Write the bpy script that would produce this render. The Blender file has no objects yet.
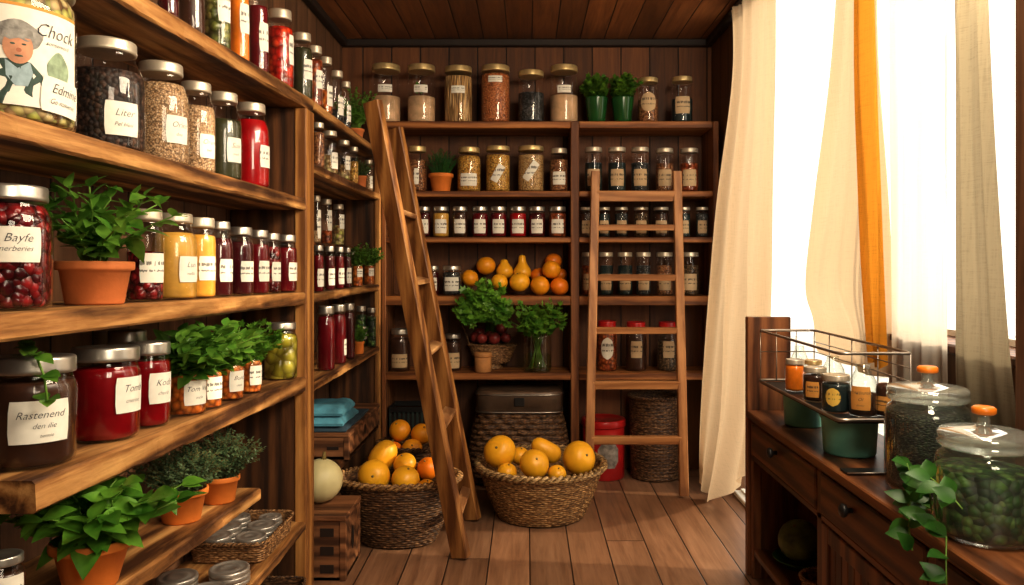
import bpy, math, random
from mathutils import Vector, Matrix, noise
R = random.Random(7)
PI = math.pi
SC = bpy.context.scene
COL = SC.collection
H = 1.30            # eye height: every height below is written relative to the eye and shifted up by H
F = 760.0           # focal length in pixels for a 1024 px wide frame
VX, VY = 527.0, 262.0

# ------------------------------------------------------------------ mesh builder
class MB:
    def __init__(s):
        s.v = []; s.f = []; s.m = []; s.sm = []
    def add(s, vs, fs, mi=0, smooth=False):
        b = len(s.v); s.v += [tuple(p) for p in vs]
        for f in fs:
            s.f.append(tuple(b + i for i in f)); s.m.append(mi); s.sm.append(smooth)
    def box(s, x0, x1, y0, y1, z0, z1, mi=0, bev=0.0):
        if bev <= 0:
            vs = [(x, y, z) for z in (z0, z1) for y in (y0, y1) for x in (x0, x1)]
            s.add(vs, [(0,2,3,1),(4,5,7,6),(0,1,5,4),(2,6,7,3),(0,4,6,2),(1,3,7,5)], mi)
            return
        b = bev
        def P(i, j, k, ax):
            xs = [x0, x1]; ys = [y0, y1]; zs = [z0, z1]
            x = xs[i] + (b if i == 0 else -b) * (ax != 0)
            y = ys[j] + (b if j == 0 else -b) * (ax != 1)
            z = zs[k] + (b if k == 0 else -b) * (ax != 2)
            return (x, y, z)
        idx = {}; vs = []
        for i in (0, 1):
            for j in (0, 1):
                for k in (0, 1):
                    for ax in (0, 1, 2):
                        idx[(i, j, k, ax)] = len(vs); vs.append(P(i, j, k, ax))
        g = lambda i, j, k, ax: idx[(i, j, k, ax)]
        fs = []
        for i in (0, 1):
            q = [g(i,0,0,0), g(i,1,0,0), g(i,1,1,0), g(i,0,1,0)]; fs.append(q if i else q[::-1])
        for j in (0, 1):
            q = [g(0,j,0,1), g(0,j,1,1), g(1,j,1,1), g(1,j,0,1)]; fs.append(q if j else q[::-1])
        for k in (0, 1):
            q = [g(0,0,k,2), g(1,0,k,2), g(1,1,k,2), g(0,1,k,2)]; fs.append(q if k else q[::-1])
        for i in (0, 1):
            for j in (0, 1):
                q = [g(i,j,0,0), g(i,j,1,0), g(i,j,1,1), g(i,j,0,1)]; fs.append(q if (i ^ j) else q[::-1])
            for k in (0, 1):
                q = [g(i,0,k,0), g(i,0,k,2), g(i,1,k,2), g(i,1,k,0)]; fs.append(q if (i ^ k) else q[::-1])
        for j in (0, 1):
            for k in (0, 1):
                q = [g(0,j,k,1), g(1,j,k,1), g(1,j,k,2), g(0,j,k,2)]; fs.append(q if (j ^ k) else q[::-1])
        for i in (0, 1):
            for j in (0, 1):
                for k in (0, 1):
                    q = [g(i,j,k,0), g(i,j,k,1), g(i,j,k,2)]; fs.append(q if (i ^ j ^ k) else q[::-1])
        s.add(vs, fs, mi)
    def lathe(s, prof, seg=24, cx=0, cy=0, mi=0, smooth=True, a0=0.0, a1=2*PI, sx=1.0, sy=1.0, fn=None):
        full = abs(a1 - a0 - 2*PI) < 1e-6
        n = seg if full else seg + 1
        vs = []
        for (r, z) in prof:
            for i in range(n):
                a = a0 + (a1 - a0) * i / seg
                rr = r if fn is None else r * fn(a, z)
                vs.append((cx + rr*math.cos(a)*sx, cy + rr*math.sin(a)*sy, z))
        fs = []
        for j in range(len(prof) - 1):
            for i in range(seg):
                k = (i + 1) % n if full else i + 1
                fs.append((j*n+i, j*n+k, (j+1)*n+k, (j+1)*n+i))
        if full:
            if prof[0][0] > 1e-5: fs.append(tuple(range(n))[::-1])
            if prof[-1][0] > 1e-5: fs.append(tuple((len(prof)-1)*n + i for i in range(n)))
        s.add(vs, fs, mi, smooth)
    def tube(s, pts, r, seg=6, mi=0, closed=False, smooth=True):
        pts = [Vector(p) for p in pts]; n = len(pts); vs = []
        up = Vector((0, 0, 1)); prev = None
        for i in range(n):
            if closed: t = pts[(i+1) % n] - pts[i-1]
            else: t = pts[min(i+1, n-1)] - pts[max(i-1, 0)]
            if t.length < 1e-9: t = Vector((0, 0, 1))
            t.normalize()
            ref = prev if prev is not None else (up if abs(t.z) < .9 else Vector((1, 0, 0)))
            a = ref - t*ref.dot(t)
            if a.length < 1e-6: a = Vector((1, 0, 0)) - t*t.x
            a.normalize(); b = t.cross(a); prev = a
            rr = r(i/(n-1)) if callable(r) else r
            for k in range(seg):
                q = 2*PI*k/seg
                vs.append(pts[i] + a*(rr*math.cos(q)) + b*(rr*math.sin(q)))
        fs = []
        for i in range(n if closed else n - 1):
            i2 = (i + 1) % n
            for k in range(seg):
                k2 = (k+1) % seg
                fs.append((i*seg+k, i*seg+k2, i2*seg+k2, i2*seg+k))
        if not closed:
            fs.append(tuple(range(seg))[::-1]); fs.append(tuple((n-1)*seg+k for k in range(seg)))
        s.add(vs, fs, mi, smooth)
    def beam(s, p, q, w, t, wdir, mi=0):
        """a bar from p to q, w wide along wdir, t thick across"""
        p = Vector(p); q = Vector(q); d = (q-p).normalized(); wd = Vector(wdir); wd = (wd - d*wd.dot(d)).normalized()
        td = d.cross(wd); vs = []
        e = min(w, t)*.12
        sec = [(-w/2+e,-t/2),(w/2-e,-t/2),(w/2,-t/2+e),(w/2,t/2-e),(w/2-e,t/2),(-w/2+e,t/2),(-w/2,t/2-e),(-w/2,-t/2+e)]
        for o in (p, q):
            for a, b in sec: vs.append(o + wd*a + td*b)
        n = 8
        fs = [(k, (k+1) % n, n+(k+1) % n, n+k) for k in range(n)] + [tuple(range(n))[::-1], tuple(range(n, 2*n))]
        s.add(vs, fs, mi)
    def grid(s, fn, nu, nv, mi=0, smooth=True, wrap=False):
        vs = [fn(i/nu, j/nv) for j in range(nv+1) for i in range(nu if wrap else nu+1)]
        n = nu if wrap else nu+1
        fs = [(j*n+i, j*n+(i+1) % n, (j+1)*n+(i+1) % n, (j+1)*n+i) for j in range(nv) for i in range(nu)]
        s.add(vs, fs, mi, smooth)
    def build(s, name, mats, parent=None, off=(0, 0, 0)):
        me = bpy.data.meshes.new(name)
        ox, oy, oz = off
        me.from_pydata([(x-ox, y-oy, z-oz) for x, y, z in s.v], [], s.f)
        if not isinstance(mats, (list, tuple)): mats = [mats]
        for m in mats: me.materials.append(m)
        me.polygons.foreach_set('material_index', s.m)
        me.polygons.foreach_set('use_smooth', s.sm)
        me.update()
        o = bpy.data.objects.new(name, me); COL.objects.link(o)
        if parent is not None: o.parent = parent
        elif off != (0, 0, 0): o.location = off
        return o

def tag(o, label, cat, group=None):
    o['label'] = label; o['category'] = cat
    if group: o['group'] = group
    return o
def thing(name, label, cat, loc=(0, 0, 0), group=None, rot=(0, 0, 0)):
    o = bpy.data.objects.new(name, None); o.empty_display_size = .05; COL.objects.link(o)
    o.location = loc; o.rotation_euler = rot
    return tag(o, label, cat, group)
def struct(name, mb, mats):
    o = mb.build(name, mats); o['kind'] = 'structure'; return o

# obstacles that foliage must keep clear of
CYL = []; BOX = []
def free(p, skip=None):
    x, y, z = p
    for c in CYL:
        if c[5] != skip and c[3] - .004 < z < c[4] + .004 and (x-c[0])**2 + (y-c[1])**2 < (c[2]+.005)**2: return False
    for b in BOX:
        if b[0]-.004 < x < b[1]+.004 and b[2]-.004 < y < b[3]+.004 and b[4]-.004 < z < b[5]+.004: return False
    return True

# ------------------------------------------------------------------ materials
class NT:
    def __init__(s, name):
        s.m = bpy.data.materials.new(name); s.m.use_nodes = True
        s.t = s.m.node_tree; s.t.nodes.clear()
        s.out = s.n('ShaderNodeOutputMaterial')
    def n(s, typ, **kw):
        nd = s.t.nodes.new(typ)
        for k, v in kw.items():
            if k.startswith('i_'):
                key = k[2:].replace('_', ' ')
                key = int(key) if key.isdigit() else key
                nd.inputs[key].default_value = v
            else: setattr(nd, k, v)
        return nd
    def l(s, a, b): s.t.links.new(a, b)
    def math(s, op, a, b=None, c=None):
        nd = s.n('ShaderNodeMath', operation=op)
        for i, x in enumerate((a, b, c)):
            if x is None: continue
            if isinstance(x, (int, float)): nd.inputs[i].default_value = x
            else: s.l(x, nd.inputs[i])
        return nd.outputs[0]
    def mix(s, fac, a, b, blend='MIX'):
        nd = s.n('ShaderNodeMix', data_type='RGBA', blend_type=blend)
        for i, x in ((0, fac), (6, a), (7, b)):
            if isinstance(x, (int, float)): nd.inputs[i].default_value = x
            elif isinstance(x, tuple): nd.inputs[i].default_value = (*x[:3], 1)
            else: s.l(x, nd.inputs[i])
        return nd.outputs[2]
    def ramp(s, fac, stops):
        nd = s.n('ShaderNodeValToRGB'); e = nd.color_ramp.elements
        while len(e) < len(stops): e.new(.5)
        for el, (p, c) in zip(e, stops): el.position = p; el.color = (*c, 1)
        s.l(fac, nd.inputs[0]); return nd.outputs[0]
    def bsdf(s, col=None, rough=.5, metal=0.0, **kw):
        b = s.n('ShaderNodeBsdfPrincipled')
        if isinstance(col, tuple): b.inputs['Base Color'].default_value = (*col[:3], 1)
        elif col is not None: s.l(col, b.inputs['Base Color'])
        if isinstance(rough, (int, float)): b.inputs['Roughness'].default_value = rough
        else: s.l(rough, b.inputs['Roughness'])
        b.inputs['Metallic'].default_value = metal
        for k, v in kw.items(): b.inputs[k.replace('_', ' ')].default_value = v
        return b
    def bump(s, h, strength=.3, dist=.01):
        nd = s.n('ShaderNodeBump'); nd.inputs['Strength'].default_value = strength; nd.inputs['Distance'].default_value = dist
        s.l(h, nd.inputs['Height']); return nd.outputs[0]
    def noise(s, vec, scale, detail=4, rough=.55, dist=0.0):
        nd = s.n('ShaderNodeTexNoise'); nd.inputs['Scale'].default_value = scale; nd.inputs['Detail'].default_value = detail
        nd.inputs['Roughness'].default_value = rough; nd.inputs['Distortion'].default_value = dist
        if vec is not None: s.l(vec, nd.inputs['Vector'])
        return nd.outputs[0]
    def coords(s, jitter=True):
        tc = s.n('ShaderNodeTexCoord').outputs['Object']
        if not jitter: return tc
        oi = s.n('ShaderNodeObjectInfo')
        v = s.n('ShaderNodeVectorMath', operation='SCALE'); v.inputs[0].default_value = (13.1, 7.7, 19.3)
        s.l(oi.outputs['Random'], v.inputs['Scale'])
        a = s.n('ShaderNodeVectorMath', operation='ADD'); s.l(tc, a.inputs[0]); s.l(v.outputs[0], a.inputs[1])
        return a.outputs[0]
    def mapping(s, vec, scale):
        mp = s.n('ShaderNodeMapping'); mp.inputs['Scale'].default_value = scale; s.l(vec, mp.inputs['Vector']); return mp.outputs[0]
    def done(s, b): s.l(b.outputs[0], s.out.inputs[0]); return s.m

def wood(name, dark, mid, light, axis='Y', rough=.55, knots=.5, bump=.35, scale=1.0):
    t = NT(name); c = t.coords()
    k = {'X': (1.3, 16, 16), 'Y': (16, 1.3, 16), 'Z': (16, 16, 1.3)}[axis]
    k = tuple(q*scale for q in k)
    warp = t.mapping(c, tuple(q*.22 for q in k))
    n1 = t.noise(t.mapping(c, k), 1.0, 6, .6, 1.2)
    n2 = t.noise(t.mapping(c, tuple(q*5 for q in k)), 1.0, 3, .6)
    wv = t.n('ShaderNodeTexWave', wave_type='RINGS', rings_direction=axis); t.l(warp, wv.inputs['Vector'])
    wv.inputs['Scale'].default_value = 1.6; wv.inputs['Distortion'].default_value = 7; wv.inputs['Detail'].default_value = 3
    wv.inputs['Detail Scale'].default_value = 1.4
    h = t.math('ADD', t.math('MULTIPLY', n1, .62), t.math('MULTIPLY', wv.outputs['Fac'], .3))
    h = t.math('ADD', h, t.math('MULTIPLY', t.math('SUBTRACT', n2, .5), .35))
    col = t.ramp(h, [(.30, dark), (.49, mid), (.70, light)])
    kn = t.noise(t.mapping(c, tuple(q*.35 for q in k)), 1.0, 2, .5)
    col = t.mix(t.math('MULTIPLY', t.math('GREATER_THAN', kn, .62), 0.0), col, dark)
    blot = t.ramp(kn, [(.55, (1, 1, 1)), (.75, (1-knots, 1-knots*1.05, 1-knots*1.1))])
    col = t.mix(1.0, col, blot, 'MULTIPLY')
    b = t.bsdf(col, rough); t.l(t.bump(h, bump, .004), b.inputs['Normal'])
    return t.done(b)

def planks(name, dark, mid, light, across='X', along='Y', width=.18, offset=0.0, rough=.5, vary=.5, gap=.02, joints=0.0, graymix=0.0):
    t = NT(name); tc = t.n('ShaderNodeTexCoord').outputs['Object']
    sp = t.n('ShaderNodeSeparateXYZ'); t.l(tc, sp.inputs[0])
    u = t.math('DIVIDE', t.math('SUBTRACT', sp.outputs[across], offset), width)
    idx = t.math('FLOOR', u); fr = t.math('FRACT', u)
    wn = t.n('ShaderNodeTexWhiteNoise', noise_dimensions='1D'); t.l(idx, wn.inputs['W'])
    edge = t.math('MINIMUM', fr, t.math('SUBTRACT', 1.0, fr))
    rnd = wn.outputs['Value']
    if joints > 0:
        vj = t.math('ADD', t.math('DIVIDE', sp.outputs[along], joints), t.math('MULTIPLY', rnd, 7.3))
        wn2 = t.n('ShaderNodeTexWhiteNoise', noise_dimensions='2D')
        cb = t.n('ShaderNodeCombineXYZ'); t.l(idx, cb.inputs[0]); t.l(t.math('FLOOR', vj), cb.inputs[1]); t.l(cb.outputs[0], wn2.inputs['Vector'])
        rnd = wn2.outputs['Value']
        fj = t.math('FRACT', vj); ej = t.math('MULTIPLY', t.math('MINIMUM', fj, t.math('SUBTRACT', 1.0, fj)), joints/width)
        edge = t.math('MINIMUM', edge, ej)
    cb = t.n('ShaderNodeCombineXYZ')
    t.l(t.math('MULTIPLY', rnd, 31.0), cb.inputs[0]); t.l(t.math('MULTIPLY', rnd, 17.0), cb.inputs[1]); t.l(t.math('MULTIPLY', rnd, 23.0), cb.inputs[2])
    ad = t.n('ShaderNodeVectorMath', operation='ADD'); t.l(tc, ad.inputs[0]); t.l(cb.outputs[0], ad.inputs[1])
    k = tuple(1.1 if a == along else 15 for a in 'XYZ')
    n1 = t.noise(t.mapping(ad.outputs[0], k), 1.0, 7, .62, 1.3)
    n2 = t.noise(t.mapping(ad.outputs[0], tuple(q*5 for q in k)), 1.0, 3, .6)
    n3 = t.noise(ad.outputs[0], 2.2, 3, .55)
    h = t.math('ADD', t.math('MULTIPLY', n1, .75), t.math('MULTIPLY', n2, .25))
    col = t.ramp(h, [(.25, dark), (.5, mid), (.75, light)])
    br = t.math('ADD', 1.0 - vary*.5, t.math('MULTIPLY', rnd, vary))
    br = t.math('MULTIPLY', br, t.math('ADD', .7, t.math('MULTIPLY', n3, .6)))
    sc = t.n('ShaderNodeVectorMath', operation='SCALE'); t.l(col, sc.inputs[0]); t.l(br, sc.inputs['Scale'])
    g = t.n('ShaderNodeMapRange'); g.inputs['From Min'].default_value = gap*.35; g.inputs['From Max'].default_value = gap; t.l(edge, g.inputs['Value'])
    col = t.mix(g.outputs[0], (dark[0]*.12, dark[1]*.12, dark[2]*.12), sc.outputs[0])
    hh = t.math('ADD', t.math('MULTIPLY', h, .25), t.math('MULTIPLY', g.outputs[0], .8))
    rg = t.math('ADD', rough - .12, t.math('MULTIPLY', n1, .25))
    b = t.bsdf(col, rg); t.l(t.bump(hh, .55, .006), b.inputs['Normal'])
    return t.done(b)

def plain(name, col, rough=.5, metal=0.0, vary=.12, scale=14, bump=0.0, bscale=60, **kw):
    t = NT(name); c = t.coords()
    n = t.noise(c, scale, 4)
    cc = t.ramp(n, [(.3, tuple(max(0, x*(1-vary)) for x in col)), (.7, tuple(min(1, x*(1+vary)) for x in col))])
    b = t.bsdf(cc, rough, metal, **kw)
    if bump: t.l(t.bump(t.noise(c, bscale, 3), bump, .004), b.inputs['Normal'])
    return t.done(b)

def grains(name, c1, c2, c3, scale=130, rough=.6, bump=.8, stretch=(1, 1, 1)):
    t = NT(name); c = t.mapping(t.coords(), stretch)
    v = t.n('ShaderNodeTexVoronoi'); v.inputs['Scale'].default_value = scale; t.l(c, v.inputs['Vector'])
    sp = t.n('ShaderNodeSeparateColor'); t.l(v.outputs['Color'], sp.inputs[0])
    col = t.ramp(sp.outputs[0], [(.1, c1), (.5, c2), (.9, c3)])
    shade = t.ramp(v.outputs['Distance'], [(.25, (1, 1, 1)), (.8, (.25, .22, .2))])
    col = t.mix(1.0, col, shade, 'MULTIPLY')
    b = t.bsdf(col, rough)
    nd = t.n('ShaderNodeBump', invert=True); nd.inputs['Strength'].default_value = bump; nd.inputs['Distance'].default_value = .4/scale
    t.l(v.outputs['Distance'], nd.inputs['Height']); t.l(nd.outputs[0], b.inputs['Normal'])
    return t.done(b)

def glassy(name, tint=(1, 1, 1), base=.028, edge=.6, rough=.03, power=3.0, haze=0.0):
    t = NT(name)
    lw = t.n('ShaderNodeLayerWeight'); lw.inputs['Blend'].default_value = .5
    f = t.math('ADD', base, t.math('MULTIPLY', t.math('POWER', lw.outputs['Facing'], power), edge))
    tr = t.n('ShaderNodeBsdfTransparent'); tr.inputs[0].default_value = (*tint, 1)
    gl = t.n('ShaderNodeBsdfGlossy'); gl.inputs['Roughness'].default_value = rough; gl.inputs[0].default_value = (1, 1, 1, 1)
    mx = t.n('ShaderNodeMixShader'); t.l(f, mx.inputs[0]); t.l(tr.outputs[0], mx.inputs[1]); t.l(gl.outputs[0], mx.inputs[2])
    if haze:
        df = t.n('ShaderNodeBsdfDiffuse'); df.inputs[0].default_value = (.62, .66, .62, 1)
        m2 = t.n('ShaderNodeMixShader'); m2.inputs[0].default_value = haze; t.l(mx.outputs[0], m2.inputs[1]); t.l(df.outputs[0], m2.inputs[2]); mx = m2
    return t.done(mx)

def cloth(name, col, trans=.5, see=.0, scale=500, tcol=None):
    t = NT(name); c = t.coords(False)
    sx = t.noise(t.mapping(c, (30, 240, 10)), 1, 2, .5); sz = t.noise(t.mapping(c, (30, 14, 320)), 1, 2, .5)
    h = t.math('ADD', sx, sz)
    cc = t.ramp(h, [(.7, tuple(x*.9 for x in col)), (1.25, tuple(min(1, x*1.08) for x in col))])
    d = t.n('ShaderNodeBsdfDiffuse'); t.l(cc, d.inputs[0])
    tl = t.n('ShaderNodeBsdfTranslucent')
    if tcol: tl.inputs[0].default_value = (*tcol, 1)
    else: t.l(cc, tl.inputs[0])
    bp = t.bump(h, .12, .001); t.l(bp, d.inputs['Normal'])
    mx = t.n('ShaderNodeMixShader'); mx.inputs[0].default_value = trans; t.l(d.outputs[0], mx.inputs[1]); t.l(tl.outputs[0], mx.inputs[2])
    if see > 0:
        tr = t.n('ShaderNodeBsdfTransparent'); m2 = t.n('ShaderNodeMixShader'); m2.inputs[0].default_value = see
        t.l(mx.outputs[0], m2.inputs[1]); t.l(tr.outputs[0], m2.inputs[2]); mx = m2
    return t.done(mx)

def leafmat(name, c1, c2, trans=.35, rough=.4):
    t = NT(name); c = t.coords()
    n = t.noise(c, 16, 3)
    col = t.ramp(n, [(.32, c1), (.68, c2)])
    b = t.bsdf(col, rough); tl = t.n('ShaderNodeBsdfTranslucent'); t.l(col, tl.inputs[0])
    mx = t.n('ShaderNodeMixShader'); mx.inputs[0].default_value = trans; t.l(b.outputs[0], mx.inputs[1]); t.l(tl.outputs[0], mx.inputs[2])
    return t.done(mx)

def paper(name, col, lines=True):
    """a paper label; small rows of faint script across the middle"""
    t = NT(name); g = t.n('ShaderNodeTexCoord').outputs['Generated']; ob = t.coords()
    sp = t.n('ShaderNodeSeparateXYZ'); t.l(g, sp.inputs[0])
    n = t.noise(ob, 40, 4)
    base = t.ramp(n, [(.3, tuple(x*.88 for x in col)), (.7, col)])
    if lines:
        sq = t.noise(t.mapping(ob, (260, 260, 60)), 1.0, 2, .6)
        wob = t.math('ADD', sp.outputs['Z'], t.math('MULTIPLY', t.math('SUBTRACT', sq, .5), .16))
        d1 = t.math('LESS_THAN', t.math('ABSOLUTE', t.math('SUBTRACT', wob, .66)), .06)
        d2 = t.math('LESS_THAN', t.math('ABSOLUTE', t.math('SUBTRACT', wob, .4)), .028)
        brk = t.math('GREATER_THAN', t.noise(t.mapping(ob, (160, 160, 9)), 1.0, 1, .5), .46)
        d = t.math('MULTIPLY', t.math('MAXIMUM', d1, d2), brk)
        mx, my = sp.outputs['X'], sp.outputs['Y']
        inside = t.math('MULTIPLY', t.math('LESS_THAN', sp.outputs['Z'], .85), t.math('GREATER_THAN', sp.outputs['Z'], .2))
        d = t.math('MULTIPLY', t.math('MULTIPLY', d, inside), .75)
        base = t.mix(d, base, (.05, .045, .04))
    b = t.bsdf(base, .8)
    return t.done(b)

M = {}
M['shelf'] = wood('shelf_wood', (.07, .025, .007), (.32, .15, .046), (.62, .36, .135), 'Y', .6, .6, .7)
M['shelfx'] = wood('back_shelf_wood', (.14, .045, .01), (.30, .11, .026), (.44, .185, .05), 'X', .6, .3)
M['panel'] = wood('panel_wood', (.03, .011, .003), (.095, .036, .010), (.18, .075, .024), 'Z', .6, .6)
M['post'] = wood('post_wood', (.19, .075, .018), (.40, .185, .05), (.58, .31, .10), 'Z', .6, .25)
M['postd'] = wood('upright_wood', (.12, .04, .012), (.25, .095, .03), (.36, .155, .052), 'Z', .6, .3)
M['ladder'] = wood('ladder_wood', (.14, .05, .012), (.31, .135, .036), (.48, .24, .075), 'Z', .5, .15)
M['ladder2'] = wood('ladder_pine', (.28, .12, .04), (.42, .2, .075), (.52, .27, .11), 'Z', .5, .2)
M['rung2'] = wood('rung_pine', (.28, .12, .04), (.42, .2, .075), (.52, .27, .11), 'X', .5, .2)
M['rung'] = wood('rung_wood', (.22, .1, .04), (.42, .23, .1), (.55, .34, .16), 'Y', .5, .3)
M['dresser'] = wood('dresser_wood', (.05, .017, .006), (.15, .054, .018), (.26, .105, .037), 'Y', .42, .4)
M['dresserz'] = wood('dresser_wood_upright', (.06, .02, .007), (.17, .062, .022), (.28, .115, .042), 'Z', .42, .3)
M['floor'] = planks('floor_planks', (.13, .062, .032), (.28, .15, .083), (.42, .245, .145), 'X', 'Y', .178, .012, .42, .35, .022, 2.3)
M['wallback'] = planks('wall_planks', (.055, .018, .006), (.14, .05, .015), (.23, .092, .03), 'X', 'Z', .18, .05, .65, .6, .03)
M['wallside'] = planks('side_wall_planks', (.07, .03, .014), (.16, .078, .038), (.26, .135, .07), 'Y', 'Z', .18, .05, .65, .5, .03)
M['ceiling'] = planks('ceiling_planks', (.085, .03, .01), (.24, .095, .032), (.38, .165, .06), 'X', 'Y', .15, .03, .5, .6, .03)
M['trim'] = plain('dark_trim', (.022, .012, .008), .6)
M['crate'] = wood('crate_wood', (.09, .035, .014), (.22, .095, .038), (.36, .17, .075), 'X', .6, .4)
M['glass'] = glassy('clear_glass')
M['glassthick'] = glassy('thick_glass', (.93, .97, .95), .07, .75, .03, 2.2)
M['lidglass'] = glassy('lid_glass', (.9, .95, .93), .13, .8, .04, 1.6, .16)
M['canister'] = glassy('canister_glass', (.94, .97, .95), .07, .75, .03, 2.2, .03)
M['pane'] = glassy('window_glass', (1, 1, 1), .01, .1)
M['silver'] = plain('silver_lid', (.50, .475, .43), .34, .85, .1, 30)
M['cream'] = plain('cream_lid', (.57, .51, .41), .38, .55, .08, 30)
M['gold'] = plain('gold_lid', (.68, .53, .27), .36, .6, .1, 30)
M['black'] = plain('black_metal', (.03, .028, .027), .4, .5)
M['steel'] = plain('wire_steel', (.4, .36, .32), .32, .95, .15)
M['lidsteel'] = plain('tin_lid', (.5, .47, .43), .36, .65, .15)
M['redlid'] = plain('red_enamel', (.42, .016, .015), .3)
M['amberknob'] = plain('amber_knob', (.75, .22, .02), .3)
M['label'] = paper('cream_label', (.82, .80, .72))
M['labelplain'] = paper('cream_label_blank', (.82, .80, .72), False)
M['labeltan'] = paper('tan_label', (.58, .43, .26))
M['labelorange'] = paper('orange_label', (.72, .35, .08))
M['labelorangeplain'] = paper('orange_label_blank', (.72, .35, .08), False)
M['labelyellow'] = paper('yellow_label', (.75, .5, .1))
M['ink'] = plain('label_ink', (.05, .05, .06), .8)
M['terra'] = plain('terracotta', (.56, .185, .055), .75, 0, .14, 12, .15, 90)
M['terraor'] = plain('orange_clay', (.68, .215, .035), .7, 0, .12, 10, .12, 90)
M['soil'] = grains('potting_soil', (.01, .007, .005), (.03, .02, .013), (.06, .04, .03), 200)
M['greenpot'] = plain('green_glaze', (.015, .085, .018), .2)
M['teal'] = plain('teal_enamel', (.17, .48, .39), .35)
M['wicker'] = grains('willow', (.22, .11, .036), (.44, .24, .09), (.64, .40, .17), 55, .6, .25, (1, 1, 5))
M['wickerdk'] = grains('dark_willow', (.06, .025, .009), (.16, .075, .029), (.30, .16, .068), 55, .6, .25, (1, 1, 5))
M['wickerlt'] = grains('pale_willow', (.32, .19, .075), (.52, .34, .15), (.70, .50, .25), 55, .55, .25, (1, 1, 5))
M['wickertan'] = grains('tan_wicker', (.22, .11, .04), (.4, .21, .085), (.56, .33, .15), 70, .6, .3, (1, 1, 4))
M['leather'] = plain('worn_leather', (.11, .07, .045), .35, .25, .35, 9, .2, 40)
M['denim'] = plain('blue_cloth', (.085, .27, .37), .85, 0, .35, 8, .35, 300)
M['denimdk'] = plain('navy_cloth', (.03, .06, .09), .9, 0, .2, 8, .3, 300)
M['cork'] = plain('cork', (.5, .24, .085), .7, 0, .15, 30, .2, 120)
M['citrus'] = plain('orange_peel', (.86, .36, .014), .42, 0, .1, 7, .25, 160)
M['yellowsq'] = plain('yellow_squash_skin', (.88, .46, .025), .38, 0, .12, 6, .1, 60)
M['orangesq'] = plain('deep_orange_skin', (.85, .24, .012), .4, 0, .1, 6, .15, 90)
M['palesq'] = plain('pale_squash_skin', (.66, .60, .34), .45, 0, .12, 5, .1, 40)
M['greensq'] = plain('green_gourd_skin', (.16, .2, .05), .5, 0, .8, 9, .1, 40)
M['plum'] = plain('plum_skin', (.24, .035, .03), .33, 0, .45, 14)
M['stalk'] = plain('dry_stalk', (.22, .16, .05), .8)
M['stem'] = plain('green_stem', (.16, .3, .045), .5)
M['basil'] = leafmat('basil_leaf', (.05, .18, .015), (.19, .42, .05))
M['mint'] = leafmat('mint_leaf', (.06, .2, .02), (.24, .46, .07))
M['thyme'] = leafmat('thyme_leaf', (.05, .1, .04), (.2, .29, .15))
M['parsley'] = leafmat('parsley_leaf', (.06, .2, .02), (.22, .43, .05))
M['chive'] = leafmat('chive_blade', (.02, .1, .02), (.05, .2, .03))
M['vine'] = leafmat('vine_leaf', (.02, .1, .012), (.07, .22, .03))
M['linen'] = cloth('cream_linen', (.66, .51, .34), .5, .0, tcol=(.62, .49, .34))
M['goldcloth'] = cloth('golden_linen', (.62, .29, .04), .5, .0)
M['sheer'] = cloth('white_sheer', (.76, .70, .60), .62, .05, tcol=(.8, .74, .64))
M['graylinen'] = cloth('natural_linen', (.34, .29, .20), .4, .0)
M['whiteframe'] = plain('white_paint', (.7, .68, .62), .5)
M['rodiron'] = plain('iron_rod', (.05, .04, .035), .5, .6)
M['portraitcoat'] = plain('printed_coat', (.05, .085, .07), .8, 0, .5, 30)
M['portraitskin'] = plain('printed_skin', (.55, .28, .17), .8, 0, .2, 40)
M['portraithair'] = plain('printed_grey', (.28, .27, .25), .8, 0, .4, 60)
M['portraitscarf'] = plain('printed_scarf', (.32, .42, .46), .8, 0, .2, 60)
M['plumprint'] = plain('printed_nose', (.42, .17, .1), .8)
M['printgreen'] = plain('printed_green', (.28, .36, .25), .8, 0, .3, 60)

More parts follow.
